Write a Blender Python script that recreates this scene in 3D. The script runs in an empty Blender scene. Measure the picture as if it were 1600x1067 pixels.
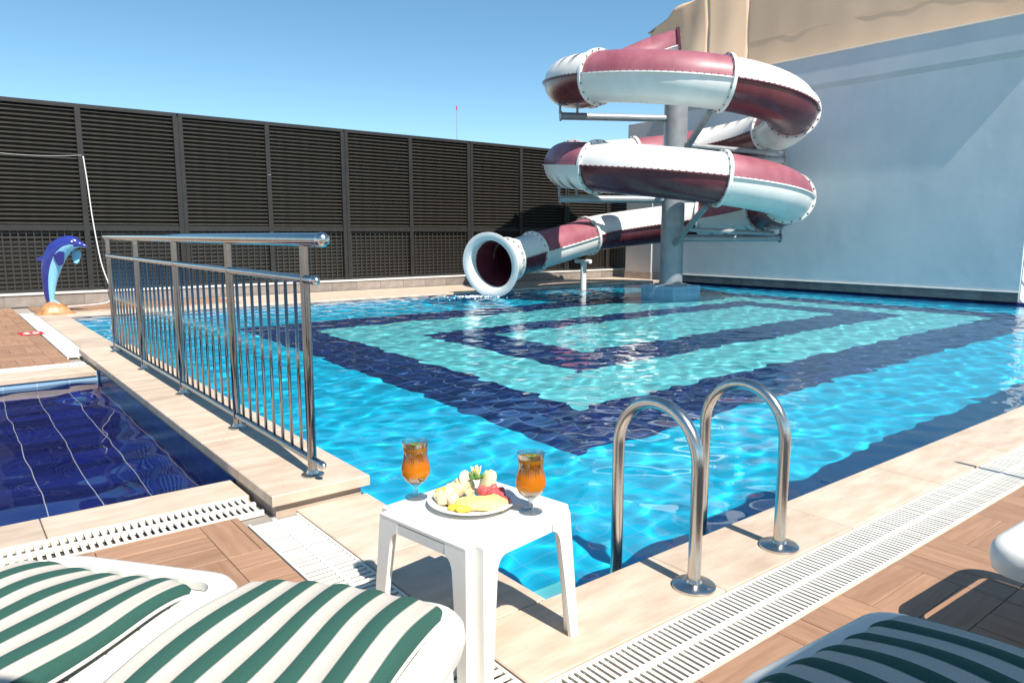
import bpy, math, random
import numpy as np
R = math.radians
random.seed(7)
rng = np.random.default_rng(11)
sc = bpy.context.scene
COL = sc.collection

# ---------------------------------------------------------------- camera, sky, sun, exposure
cam = bpy.data.cameras.new('camera'); cam.lens = 25.65; cam.sensor_width = 36; cam.clip_end = 2000; cam.clip_start = 0.02
co = bpy.data.objects.new('camera', cam); COL.objects.link(co); sc.camera = co
co.location = (0, 0, 1.25); co.rotation_euler = (R(90 - 8.36), 0, R(51.7 - 90))

SUN_EL = 52.0
SDIR = np.array([0.08, 1.0, 0.0]); SDIR /= np.linalg.norm(SDIR)          # horizontal travel of the light
SDIR = np.array([SDIR[0] * math.cos(R(SUN_EL)), SDIR[1] * math.cos(R(SUN_EL)), -math.sin(R(SUN_EL))])
sun = bpy.data.lights.new('sun', 'SUN'); sun.energy = 4.5; sun.angle = R(0.5); sun.color = (1.0, .95, .87)
so = bpy.data.objects.new('sun', sun); COL.objects.link(so)
from mathutils import Vector, Matrix
so.rotation_euler = Vector(SDIR).to_track_quat('-Z', 'Y').to_euler()
so.location = (0, -10, 20)
sun.cycles.is_caustics_light = True

w = bpy.data.worlds.new('World'); sc.world = w; w.use_nodes = True
nt = w.node_tree; bg = nt.nodes['Background']
sky = nt.nodes.new('ShaderNodeTexSky'); sky.sky_type = 'NISHITA'; sky.sun_disc = False
sky.sun_elevation = R(SUN_EL); sky.sun_rotation = R(180 + 4.6)
sky.altitude = 400; sky.air_density = 0.8; sky.dust_density = 0.0; sky.ozone_density = 1.7
hs = nt.nodes.new('ShaderNodeHueSaturation'); hs.inputs['Hue'].default_value = .483; hs.inputs['Saturation'].default_value = 1.12
nt.links.new(sky.outputs[0], hs.inputs['Color']); nt.links.new(hs.outputs[0], bg.inputs[0]); bg.inputs[1].default_value = 0.10

sc.view_settings.view_transform = 'Standard'; sc.view_settings.look = 'None'
sc.view_settings.gamma = 1.0; sc.view_settings.exposure = 0.76
sc.view_settings.use_curve_mapping = False
sc.cycles.use_denoising = True
sc.cycles.max_bounces = 10; sc.cycles.transmission_bounces = 8; sc.cycles.transparent_max_bounces = 8
sc.cycles.caustics_refractive = True; sc.cycles.caustics_reflective = False
sc.cycles.sample_clamp_indirect = 6.0

# ---------------------------------------------------------------- helpers
def tag(o, label=None, cat=None, group=None, kind=None):
    if label: o['label'] = label
    if cat: o['category'] = cat
    if group: o['group'] = group
    if kind: o['kind'] = kind
    return o

def empty(name, loc=(0, 0, 0), rz=0.0, parent=None):
    o = bpy.data.objects.new(name, None); COL.objects.link(o)
    o.location = loc; o.rotation_euler = (0, 0, rz); o.empty_display_size = .1
    if parent: o.parent = parent
    return o

def mesh(name, V, F, mat=None, smooth=False, mats=None, fm=None):
    me = bpy.data.meshes.new(name)
    me.from_pydata([tuple(map(float, v)) for v in V], [], [tuple(int(i) for i in f) for f in F])
    for m in (mats or [mat]):
        me.materials.append(m)
    if fm is not None: me.polygons.foreach_set('material_index', list(fm))
    if smooth: me.polygons.foreach_set('use_smooth', [True] * len(me.polygons))
    me.validate(); me.update()
    return me

def obj(name, me, parent=None, loc=(0, 0, 0), rot=(0, 0, 0)):
    o = bpy.data.objects.new(name, me); COL.objects.link(o)
    o.location = loc; o.rotation_euler = rot
    if parent: o.parent = parent
    return o

class MB:
    def __init__(s): s.V = []; s.F = []; s.M = []
    def add(s, V, F, m=0):
        n = len(s.V); s.V += [tuple(v) for v in V]; s.F += [tuple(i + n for i in f) for f in F]; s.M += [m] * len(F)
    def box(s, a, b, m=0):
        (x0, y0, z0), (x1, y1, z1) = a, b
        s.add([(x0,y0,z0),(x1,y0,z0),(x1,y1,z0),(x0,y1,z0),(x0,y0,z1),(x1,y0,z1),(x1,y1,z1),(x0,y1,z1)],
              [(0,3,2,1),(4,5,6,7),(0,1,5,4),(1,2,6,5),(2,3,7,6),(3,0,4,7)], m)
    def cbox(s, a, b, c=.004, m=0):
        (x0, y0, z0), (x1, y1, z1) = a, b
        s.add([(x0,y0,z0),(x1,y0,z0),(x1,y1,z0),(x0,y1,z0),(x0,y0,z1-c),(x1,y0,z1-c),(x1,y1,z1-c),(x0,y1,z1-c),
               (x0+c,y0+c,z1),(x1-c,y0+c,z1),(x1-c,y1-c,z1),(x0+c,y1-c,z1)],
              [(0,3,2,1),(0,1,5,4),(1,2,6,5),(2,3,7,6),(3,0,4,7),(4,5,9,8),(5,6,10,9),(6,7,11,10),(7,4,8,11),(8,9,10,11)], m)
    def tube(s, pts, r, n=12, m=0, caps=True):
        P = [np.array(p, float) for p in pts]; rr = r if hasattr(r, '__len__') else [r] * len(P)
        T = []
        for i in range(len(P)):
            t = P[min(i+1, len(P)-1)] - P[max(i-1, 0)]; T.append(t / np.linalg.norm(t))
        ref = np.array([0, 0, 1.]) if abs(T[0][2]) < .9 else np.array([1., 0, 0])
        u = np.cross(T[0], ref); u /= np.linalg.norm(u)
        V = []; F = []
        for i, p in enumerate(P):
            u = u - T[i] * (u @ T[i]); u /= np.linalg.norm(u); v = np.cross(T[i], u)
            for k in range(n):
                a = 2 * math.pi * k / n; V.append(p + rr[i] * (math.cos(a) * u + math.sin(a) * v))
        for i in range(len(P) - 1):
            for k in range(n):
                F.append((i*n+k, i*n+(k+1) % n, (i+1)*n+(k+1) % n, (i+1)*n+k))
        if caps:
            F.append(tuple(range(n))[::-1]); F.append(tuple((len(P)-1)*n+k for k in range(n)))
        s.add(V, F, m)
    def lathe(s, prof, n=24, c=(0, 0, 0), m=0):
        V = []; F = []
        for r, z in prof:
            for k in range(n):
                a = 2*math.pi*k/n; V.append((c[0]+r*math.cos(a), c[1]+r*math.sin(a), c[2]+z))
        for i in range(len(prof)-1):
            for k in range(n):
                F.append((i*n+k, i*n+(k+1) % n, (i+1)*n+(k+1) % n, (i+1)*n+k))
        if prof[0][0] > 1e-5: F.append(tuple(range(n))[::-1])
        if prof[-1][0] > 1e-5: F.append(tuple((len(prof)-1)*n+k for k in range(n)))
        s.add(V, F, m)
    def prism(s, poly, z0, z1, m=0):
        n = len(poly)
        V = [(x, y, z0) for x, y in poly] + [(x, y, z1) for x, y in poly]
        F = [tuple(range(n))[::-1], tuple(range(n, 2*n))] + [(i, (i+1) % n, n+(i+1) % n, n+i) for i in range(n)]
        s.add(V, F, m)
    def me(s, name, mat=None, smooth=False, mats=None):
        return mesh(name, s.V, s.F, mat, smooth, mats, s.M if mats else None)
    def build(s, name, mat=None, parent=None, smooth=False, mats=None, loc=(0, 0, 0), rot=(0, 0, 0)):
        return obj(name, s.me(name, mat, smooth, mats), parent, loc, rot)

def auto_smooth(o, ang=35):
    me = o.data
    try: me.set_sharp_from_angle(angle=R(ang))
    except Exception: pass
    me.polygons.foreach_set('use_smooth', [True] * len(me.polygons)); me.update()
    return o

# ---------------------------------------------------------------- materials
def N(m, t): return m.node_tree.nodes.new(t)
def L(m, a, b): m.node_tree.links.new(a, b)
def base(name, c, rough=.5, metal=0.0, spec=None):
    m = bpy.data.materials.new(name); m.use_nodes = True; b = m.node_tree.nodes['Principled BSDF']
    b.inputs['Base Color'].default_value = (*c, 1); b.inputs['Roughness'].default_value = rough; b.inputs['Metallic'].default_value = metal
    if spec is not None: b.inputs['Specular IOR Level'].default_value = spec
    return m
def coords(m, kind='Object'):
    return N(m, 'ShaderNodeTexCoord').outputs[kind]
def noise_col(m, c1, c2, scale=3, detail=6, src=None, stretch=None, lo=.3, hi=.7, rough=.6):
    b = m.node_tree.nodes['Principled BSDF']
    tc = src or coords(m)
    if stretch:
        mp = N(m, 'ShaderNodeMapping'); mp.inputs['Scale'].default_value = stretch; L(m, tc, mp.inputs[0]); tc = mp.outputs[0]
    n = N(m, 'ShaderNodeTexNoise'); n.inputs['Scale'].default_value = scale; n.inputs['Detail'].default_value = detail; n.inputs['Roughness'].default_value = rough
    L(m, tc, n.inputs['Vector'])
    r = N(m, 'ShaderNodeValToRGB'); r.color_ramp.elements[0].position = lo; r.color_ramp.elements[1].position = hi
    r.color_ramp.elements[0].color = (*c1, 1); r.color_ramp.elements[1].color = (*c2, 1)
    L(m, n.outputs['Fac'], r.inputs[0]); L(m, r.outputs[0], b.inputs['Base Color'])
    return n, r, b
def bump(m, fac_out, strength=.2, dist=.01):
    b = m.node_tree.nodes['Principled BSDF']; bp = N(m, 'ShaderNodeBump')
    bp.inputs['Strength'].default_value = strength; bp.inputs['Distance'].default_value = dist
    L(m, fac_out, bp.inputs['Height']); L(m, bp.outputs[0], b.inputs['Normal']); return bp
def obj_random_tint(m, amt=.25):
    """multiply the current base colour by a per-piece random brightness"""
    b = m.node_tree.nodes['Principled BSDF']; src = b.inputs['Base Color'].links[0].from_socket
    oi = N(m, 'ShaderNodeObjectInfo'); mr = N(m, 'ShaderNodeMapRange'); mr.inputs[3].default_value = 1 - amt; mr.inputs[4].default_value = 1 + amt * .6
    L(m, oi.outputs['Random'], mr.inputs[0])
    mx = N(m, 'ShaderNodeMix'); mx.data_type = 'RGBA'; mx.blend_type = 'MULTIPLY'; mx.inputs[0].default_value = 1
    L(m, src, mx.inputs[6]); L(m, mr.outputs[0], mx.inputs[7]); L(m, mx.outputs[2], b.inputs['Base Color'])

M = {}
# travertine
m = M['trav'] = base('travertine', (.6, .48, .37), .55)
n, r, b = noise_col(m, (.47, .345, .25), (.64, .52, .41), 3.5, 9, src=coords(m, 'Generated') if False else None, stretch=(1.0, 3.2, 1), lo=.28, hi=.66)
geo = N(m, 'ShaderNodeNewGeometry')
L(m, geo.outputs['Position'], m.node_tree.nodes['Mapping'].inputs[0])
pit = N(m, 'ShaderNodeTexNoise'); pit.inputs['Scale'].default_value = 38; pit.inputs['Detail'].default_value = 3
L(m, geo.outputs['Position'], pit.inputs['Vector'])
pr = N(m, 'ShaderNodeValToRGB'); pr.color_ramp.elements[0].position = .24; pr.color_ramp.elements[1].position = .30
pr.color_ramp.elements[0].color = (.35, .24, .16, 1); pr.color_ramp.elements[1].color = (1, 1, 1, 1)
L(m, pit.outputs['Fac'], pr.inputs[0])
mx = N(m, 'ShaderNodeMix'); mx.data_type = 'RGBA'; mx.blend_type = 'MULTIPLY'; mx.inputs[0].default_value = 1
L(m, r.outputs[0], mx.inputs[6]); L(m, pr.outputs[0], mx.inputs[7]); L(m, mx.outputs[2], b.inputs['Base Color'])
bump(m, pr.outputs[0], .25, .003); obj_random_tint(m, .12)

# wood-look planks (one material per direction so that the grain follows the plank)
def plank_mat(name, stretch):
    m = base(name, (.3, .16, .09), .5)
    geo = N(m, 'ShaderNodeNewGeometry')
    oi = N(m, 'ShaderNodeObjectInfo'); va = N(m, 'ShaderNodeVectorMath'); va.operation = 'MULTIPLY_ADD'
    cmb = N(m, 'ShaderNodeCombineXYZ'); L(m, oi.outputs['Random'], cmb.inputs[2])
    va.inputs[1].default_value = (1, 1, 1); L(m, geo.outputs['Position'], va.inputs[0])
    sc_ = N(m, 'ShaderNodeVectorMath'); sc_.operation = 'SCALE'; sc_.inputs['Scale'].default_value = 7; L(m, cmb.outputs[0], sc_.inputs[0]); L(m, sc_.outputs[0], va.inputs[2])
    n, r, b = noise_col(m, (.31, .165, .095), (.43, .25, .155), 5, 7, src=va.outputs[0], stretch=stretch, lo=.3, hi=.7)
    bump(m, n.outputs['Fac'], .12, .003); obj_random_tint(m, .14)
    return m
M['plank_x'] = plank_mat('plank_grain_x', (.7, 9, 1)); M['plank_y'] = plank_mat('plank_grain_y', (9, .7, 1))
M['grout'] = base('grout', (.42, .33, .26), .9); noise_col(M['grout'], (.30, .23, .18), (.5, .4, .32), 6)

m = M['channel'] = base('drain_channel', (.10, .065, .04), .8); noise_col(m, (.07, .045, .03), (.14, .09, .055), 8)
m = M['ground'] = base('ground_concrete', (.35, .3, .26), .9); noise_col(m, (.25, .22, .19), (.4, .35, .3), .8)

def plain(name, c1, c2, scale=4, rough=.5, metal=0, bumpy=0, stretch=None, detail=6):
    m = base(name, c1, rough, metal); n, r, b = noise_col(m, c1, c2, scale, detail, stretch=stretch)
    if bumpy: bump(m, n.outputs['Fac'], bumpy, .01)
    return m
M['white_plastic'] = plain('white_plastic', (.74, .71, .65), (.82, .80, .75), 5, .35)
M['grate_plastic'] = plain('grate_plastic', (.66, .62, .54), (.80, .77, .70), 9, .45)
M['steel'] = plain('brushed_steel', (.55, .53, .50), (.68, .66, .62), 30, .22, 1.0, stretch=(1, 1, .1))
M['chrome'] = plain('polished_steel', (.27, .265, .26), (.34, .335, .33), 20, .07, 1.0)
M['fence'] = plain('fence_paint', (.026, .022, .017), (.046, .039, .030), 7, .45)
M['fence_post'] = plain('fence_post_paint', (.014, .0125, .011), (.022, .02, .018), 5, .55)
M['cap_white'] = plain('white_cap', (.62, .58, .52), (.75, .71, .65), 4, .6)
M['skirt'] = plain('skirting_tile', (.23, .19, .165), (.33, .28, .24), 6, .5); obj_random_tint(M['skirt'], .2)
M['skirt_grey'] = plain('grey_skirting_tile', (.10, .10, .105), (.17, .165, .165), 6, .4); obj_random_tint(M['skirt_grey'], .2)
M['cable'] = base('white_cable', (.7, .68, .65), .5)

# blue plaster wall
m = M['plaster'] = base('blue_plaster', (.45, .6, .68), .8)
n, r, b = noise_col(m, (.58, .655, .685), (.68, .73, .75), .7, 9, lo=.3, hi=.72, rough=.65)
n2 = N(m, 'ShaderNodeTexNoise'); n2.inputs['Scale'].default_value = 2.2; n2.inputs['Detail'].default_value = 8; n2.inputs['Roughness'].default_value = .62
L(m, coords(m), n2.inputs['Vector']); bump(m, n2.outputs['Fac'], .09, .05)
mp = N(m, 'ShaderNodeMapping'); mp.inputs['Scale'].default_value = (1.0, 1.0, .38); L(m, coords(m), mp.inputs[0])
n3 = N(m, 'ShaderNodeTexNoise'); n3.inputs['Scale'].default_value = 1.6; n3.inputs['Detail'].default_value = 7; L(m, mp.outputs[0], n3.inputs['Vector'])
r3 = N(m, 'ShaderNodeValToRGB'); r3.color_ramp.elements[0].position = .30; r3.color_ramp.elements[0].color = (.90, .92, .93, 1); r3.color_ramp.elements[1].position = .56; r3.color_ramp.elements[1].color = (1, 1, 1, 1); L(m, n3.outputs['Fac'], r3.inputs[0])
mx = N(m, 'ShaderNodeMix'); mx.data_type = 'RGBA'; mx.blend_type = 'MULTIPLY'; mx.inputs[0].default_value = 1; L(m, r.outputs[0], mx.inputs[6]); L(m, r3.outputs[0], mx.inputs[7]); L(m, mx.outputs[2], b.inputs['Base Color'])
M['plaster_white'] = plain('pale_plaster', (.47, .54, .585), (.55, .61, .645), 1.2, .8)
M['plaster_grey'] = plain('grey_plaster', (.42, .40, .40), (.5, .48, .47), 1.5, .85)
m = M['fabric'] = base('tan_shade_cloth', (.5, .33, .19), .9)
n, r, b = noise_col(m, (.64, .46, .315), (.69, .51, .36), .9, 4)
wv = N(m, 'ShaderNodeTexNoise'); wv.inputs['Scale'].default_value = 160; L(m, coords(m), wv.inputs['Vector']); bump(m, wv.outputs['Fac'], .25, .01)

# slide gelcoat
def gel(name, c1, c2, rough=.28):
    m = base(name, c1, rough); n, r, b = noise_col(m, c1, c2, 2.4, 8, stretch=(1, 1, .45), lo=.3, hi=.7)
    b.inputs['Coat Weight'].default_value = .08; b.inputs['Coat Roughness'].default_value = .25
    n2 = N(m, 'ShaderNodeTexNoise'); n2.inputs['Scale'].default_value = 3.2; L(m, coords(m), n2.inputs['Vector'])
    mr = N(m, 'ShaderNodeMapRange'); mr.inputs[3].default_value = rough - .08; mr.inputs[4].default_value = rough + .22
    L(m, n2.outputs['Fac'], mr.inputs[0]); L(m, mr.outputs[0], b.inputs['Roughness'])
    return m
M['gel_white'] = gel('white_gelcoat', (.70, .68, .63), (.80, .79, .76))
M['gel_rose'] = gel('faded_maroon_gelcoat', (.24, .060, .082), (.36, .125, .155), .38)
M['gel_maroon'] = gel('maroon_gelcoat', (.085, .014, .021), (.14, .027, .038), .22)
# white sections with dark slits in the colour, repeated along the tube
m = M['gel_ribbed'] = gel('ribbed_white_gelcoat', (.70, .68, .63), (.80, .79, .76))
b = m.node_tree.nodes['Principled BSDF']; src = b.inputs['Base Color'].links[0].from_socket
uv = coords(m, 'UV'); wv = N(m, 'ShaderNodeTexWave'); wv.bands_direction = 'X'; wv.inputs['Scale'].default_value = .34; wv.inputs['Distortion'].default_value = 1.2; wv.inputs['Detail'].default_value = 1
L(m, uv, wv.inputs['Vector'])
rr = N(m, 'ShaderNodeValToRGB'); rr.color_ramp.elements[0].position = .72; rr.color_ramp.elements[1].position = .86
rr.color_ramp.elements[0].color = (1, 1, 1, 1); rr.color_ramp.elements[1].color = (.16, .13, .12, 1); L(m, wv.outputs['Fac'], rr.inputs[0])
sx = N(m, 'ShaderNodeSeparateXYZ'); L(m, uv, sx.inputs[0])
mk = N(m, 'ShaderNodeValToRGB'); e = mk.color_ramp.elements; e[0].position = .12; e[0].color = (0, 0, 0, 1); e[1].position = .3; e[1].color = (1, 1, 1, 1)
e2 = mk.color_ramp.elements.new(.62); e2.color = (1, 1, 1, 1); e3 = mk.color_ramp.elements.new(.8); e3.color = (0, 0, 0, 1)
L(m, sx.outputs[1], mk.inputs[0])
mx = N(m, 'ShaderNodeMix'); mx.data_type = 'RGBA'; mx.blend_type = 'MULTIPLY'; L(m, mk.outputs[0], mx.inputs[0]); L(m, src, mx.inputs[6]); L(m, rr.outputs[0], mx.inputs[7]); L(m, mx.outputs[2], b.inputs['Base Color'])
M['slide_steel'] = plain('galvanised_steel', (.25, .27, .29), (.34, .36, .38), 4, .45, .3)
M['bolt'] = base('bolt_steel', (.12, .11, .10), .5, .6)

# pool tiles
def tile_mat(name, c1, c2, sx, sy, grout=(.5, .62, .7), gw=.05, gmix=.5, vert=False):
    m = base(name, c1, .25)
    geo = N(m, 'ShaderNodeNewGeometry'); br = N(m, 'ShaderNodeTexBrick')
    br.offset = 0; br.inputs['Scale'].default_value = 1; br.inputs['Brick Width'].default_value = sx; br.inputs['Row Height'].default_value = sy
    br.inputs['Mortar Size'].default_value = gw * min(sx, sy) * .5; br.inputs['Color1'].default_value = (*c1, 1); br.inputs['Color2'].default_value = (*c2, 1)
    br.inputs['Mortar'].default_value = tuple(c1[i] * (1 - gmix) + grout[i] * gmix for i in range(3)) + (1,)
    src = geo.outputs['Position']
    if vert:
        s = N(m, 'ShaderNodeSeparateXYZ'); L(m, src, s.inputs[0]); a = N(m, 'ShaderNodeMath'); L(m, s.outputs[0], a.inputs[0]); L(m, s.outputs[1], a.inputs[1])
        c = N(m, 'ShaderNodeCombineXYZ'); L(m, a.outputs[0], c.inputs[0]); L(m, s.outputs[2], c.inputs[1]); src = c.outputs[0]
    L(m, src, br.inputs['Vector']); L(m, br.outputs['Color'], m.node_tree.nodes['Principled BSDF'].inputs['Base Color'])
    return m
AQ1, AQ2 = (.004, .56, .88), (.008, .61, .90)
M['aqua'] = tile_mat('aqua_tile', AQ1, AQ2, .25, .125, gmix=.2)
M['aqua_wall'] = tile_mat('aqua_wall_tile', AQ1, AQ2, .25, .125, vert=True)
M['turq'] = tile_mat('turquoise_tile', (.15, .74, .80), (.20, .79, .84), .25, .125)
M['navy'] = tile_mat('navy_tile', (.005, .023, .12), (.008, .036, .18), .25, .125, (.25, .36, .65), .08, .5)
M['navy_wall'] = tile_mat('navy_wall_tile', (.008, .018, .13), (.014, .03, .19), .25, .125, (.2, .3, .6), .05, .4, vert=True)
m = M['navy_piece'] = plain('navy_glazed_tile', (.008, .016, .15), (.014, .03, .22), 3, .2); obj_random_tint(m, .45)
M['pale_grout'] = base('pale_grout', (.55, .60, .70), .8)
M['pale_wall'] = tile_mat('pale_blue_wall_tile', (.25, .4, .55), (.3, .46, .6), .25, .125, (.6, .7, .75), .06, .6, vert=True)
m = M['water'] = bpy.data.materials.new('pool_water'); m.use_nodes = True; b = m.node_tree.nodes['Principled BSDF']
b.inputs['Transmission Weight'].default_value = 1; b.inputs['Roughness'].default_value = 0; b.inputs['IOR'].default_value = 1.33; b.inputs['Base Color'].default_value = (.97, .995, 1, 1)
M['foam'] = base('foam', (.85, .9, .92), .6)

# cushion stripes
m = M['stripe'] = base('striped_canvas', (.7, .66, .6), .85)
b = m.node_tree.nodes['Principled BSDF']
s = N(m, 'ShaderNodeSeparateXYZ'); uv = coords(m, 'UV'); L(m, uv, s.inputs[0])
nz = N(m, 'ShaderNodeTexNoise'); nz.inputs['Scale'].default_value = 2.5; L(m, coords(m), nz.inputs['Vector'])
ad = N(m, 'ShaderNodeMath'); ad.operation = 'MULTIPLY_ADD'; ad.inputs[1].default_value = .10; sb0 = N(m, 'ShaderNodeMath'); sb0.operation = 'SUBTRACT'; sb0.inputs[1].default_value = .05; L(m, s.outputs[1], sb0.inputs[0]); L(m, nz.outputs['Fac'], ad.inputs[0]); L(m, sb0.outputs[0], ad.inputs[2])
pp = N(m, 'ShaderNodeMath'); pp.operation = 'PINGPONG'; pp.inputs[1].default_value = .5; L(m, ad.outputs[0], pp.inputs[0])
rp = N(m, 'ShaderNodeValToRGB'); e = rp.color_ramp.elements; e[0].position = .225; e[0].color = (.020, .080, .060, 1); e[1].position = .27; e[1].color = (.56, .505, .44, 1)
e2 = rp.color_ramp.elements.new(.17); e2.color = (.022, .088, .066, 1)
fine = N(m, 'ShaderNodeTexNoise'); fine.inputs['Scale'].default_value = 350; L(m, coords(m), fine.inputs['Vector'])
L(m, pp.outputs[0], rp.inputs[0])
fm_ = N(m, 'ShaderNodeMapRange'); fm_.inputs[3].default_value = .7; fm_.inputs[4].default_value = 1.25; L(m, fine.outputs['Fac'], fm_.inputs[0])
mx = N(m, 'ShaderNodeMix'); mx.data_type = 'RGBA'; mx.blend_type = 'MULTIPLY'; mx.inputs[0].default_value = 1; L(m, rp.outputs[0], mx.inputs[6]); L(m, fm_.outputs[0], mx.inputs[7]); L(m, mx.outputs[2], b.inputs['Base Color'])
bump(m, fine.outputs['Fac'], .25, .004)

# ---------------------------------------------------------------- dimensions
PX0, PX1, PY0, PY1 = 1.55, 15.70, 1.775, 13.25        # main pool
SX0, SX1, SY0, SY1 = -1.40, 1.12, 3.72, 7.62          # small pool
WZ = -0.05
DEP = .92
FY = 15.3

# ---------------------------------------------------------------- ground with holes for the two pools
xs = [-300, SX0, SX1, PX0, PX1, 300]; ys = [-300, PY0, SY0, SY1, PY1, 300]
g = MB()
for i in range(5):
    for j in range(5):
        cx, cy = (xs[i] + xs[i+1]) / 2, (ys[j] + ys[j+1]) / 2
        if PX0 < cx < PX1 and PY0 < cy < PY1: continue
        if SX0 < cx < SX1 and SY0 < cy < SY1: continue
        g.add([(xs[i], ys[j], -.03), (xs[i+1], ys[j], -.03), (xs[i+1], ys[j+1], -.03), (xs[i], ys[j+1], -.03)], [(0, 1, 2, 3)])
tag(g.build('ground', M['ground']), kind='structure')

# ---------------------------------------------------------------- main pool basin
def rect(mb, x0, y0, x1, y1, z, m): mb.add([(x0,y0,z),(x1,y0,z),(x1,y1,z),(x0,y1,z)], [(0,1,2,3)], m)
def ring(mb, o, i, z, m):
    rect(mb, o[0], o[1], o[2], i[1], z, m); rect(mb, o[0], i[3], o[2], o[3], z, m)
    rect(mb, o[0], i[1], i[0], i[3], z, m); rect(mb, i[2], i[1], o[2], i[3], z, m)
ZF = -DEP
O1 = (3.52, 3.70, 14.75, 11.25); I1 = (4.38, 4.56, 14.0, 10.35); O2 = (5.42, 5.68, 13.25, 9.02); I2 = (6.30, 6.54, 12.5, 8.38)
pb = MB(); A = (PX0, PY0, PX1, PY1)
ring(pb, A, O1, ZF, 0); ring(pb, O1, I1, ZF, 2); ring(pb, I1, O2, ZF, 1); ring(pb, O2, I2, ZF, 2); rect(pb, *I2, ZF, 1)
for (a, b_) in (((PX0, PY0), (PX1, PY0)), ((PX1, PY0), (PX1, PY1)), ((PX1, PY1), (PX0, PY1)), ((PX0, PY1), (PX0, PY0))):
    for z0, z1, mi in ((ZF, -.36, 3), (-.36, -.001, 4)):
        pb.add([(*a, z0), (*b_, z0), (*b_, z1), (*a, z1)], [(3, 2, 1, 0)], mi)
basin = pb.build('pool_basin', mats=[M['aqua'], M['turq'], M['navy'], M['aqua_wall'], M['navy_wall']]); tag(basin, kind='structure')
# entry step in the near corner
st = MB(); st.cbox((PX0 + .002, PY0 + .002, ZF), (PX0 + .46, PY0 + .42, -.42), .01)
step = st.build('step', M['turq'], basin)
recv = [basin, step]

def waves(X, Y, seed, amp, lmin, lmax, n):
    r_ = np.random.default_rng(seed); Z = np.zeros_like(X)
    for i in range(n):
        Lw = lmin * (lmax / lmin) ** r_.random(); a = r_.random() * 2 * np.pi; k = 2 * np.pi / Lw
        Z += amp * (Lw / .24) ** 1.25 * np.sin(k * (X * np.cos(a) + Y * np.sin(a)) + r_.random() * 6.28)
    return Z
def water(name, x0, y0, x1, y1, z, S, fn):
    nx, ny = int((x1 - x0) / S), int((y1 - y0) / S)
    X, Y = np.meshgrid(np.linspace(x0, x1, nx + 1), np.linspace(y0, y1, ny + 1)); Z = z + fn(X, Y)
    V = np.stack([X.ravel(), Y.ravel(), Z.ravel()], 1).astype(np.float32)
    idx = np.arange((nx + 1) * (ny + 1)).reshape(ny + 1, nx + 1)
    F = np.stack([idx[:-1, :-1].ravel(), idx[:-1, 1:].ravel(), idx[1:, 1:].ravel(), idx[1:, :-1].ravel()], 1).astype(np.int32)
    me = bpy.data.meshes.new(name); me.vertices.add(len(V)); me.vertices.foreach_set('co', V.ravel())
    me.loops.add(F.size); me.loops.foreach_set('vertex_index', F.ravel())
    me.polygons.add(len(F)); me.polygons.foreach_set('loop_start', np.arange(0, F.size, 4, dtype=np.int32))
    me.polygons.foreach_set('use_smooth', np.ones(len(F), dtype=bool))
    me.materials.append(M['water']); me.update(calc_edges=True); me.validate()
    o = obj(name, me); tag(o, kind='structure'); o.cycles.is_caustics_caster = True
    return o
MOUTH = np.array([9.05, 12.42])
def main_w(X, Y):
    Z = waves(X, Y, 3, .00027, .115, .55, 60)
    d = np.hypot(X - MOUTH[0] + .5, Y - MOUTH[1] + .2)
    Z += .020 * np.exp(-(d / .9) ** 2) * np.sin(19 * d + 2.2 * np.sin(5 * X) + 1.6 * np.sin(7 * Y))
    Z += .006 * np.exp(-(d / 2.6) ** 2) * np.sin(13 * d + 1.5 * np.sin(3 * X))
    return Z
water('water', PX0, PY0, PX1, PY1, WZ, .028, main_w)
water('water', SX0, SY0, SX1, SY1, -.09, .04, lambda X, Y: waves(X, Y, 8, .00022, .2, 1.0, 30))

# ---------------------------------------------------------------- small pool: tiled basin
sb = MB(); SZ = -.50
rect(sb, SX0, SY0, SX1, SY1, SZ - .012, 0)
for (a, b_) in (((SX0, SY0), (SX1, SY0)), ((SX1, SY0), (SX1, SY1)), ((SX0, SY1), (SX0, SY0))):
    sb.add([(*a, SZ - .012), (*b_, SZ - .012), (*b_, -.001), (*a, -.001)], [(3, 2, 1, 0)], 1)
sb.add([(SX1, SY1, SZ - .012), (SX0, SY1, SZ - .012), (SX0, SY1, -.12), (SX1, SY1, -.12)], [(3, 2, 1, 0)], 1)
sb.add([(SX1, SY1, -.12), (SX0, SY1, -.12), (SX0, SY1, -.001), (SX1, SY1, -.001)], [(3, 2, 1, 0)], 2)
sbas = sb.build('small_pool_basin', mats=[M['pale_grout'], M['navy_wall'], M['pale_wall']]); tag(sbas, kind='structure'); recv.append(sbas)
tm = MB(); tw, th_ = .252, .130; tm.cbox((.002, .003, -.012), (tw - .003, th_ - .005, 0), .002); tme = tm.me('pool_tile', M['navy_piece'])
nxt, nyt = int((SX1 - SX0) / tw), int((SY1 - SY0) / th_)
for i in range(nxt):
    for j in range(nyt):
        o = obj('tile', tme, sbas, (SX1 - (i + 1) * tw, SY0 + j * th_, SZ)); recv.append(o)
for o in recv: o.cycles.is_caustics_receiver = True

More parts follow.
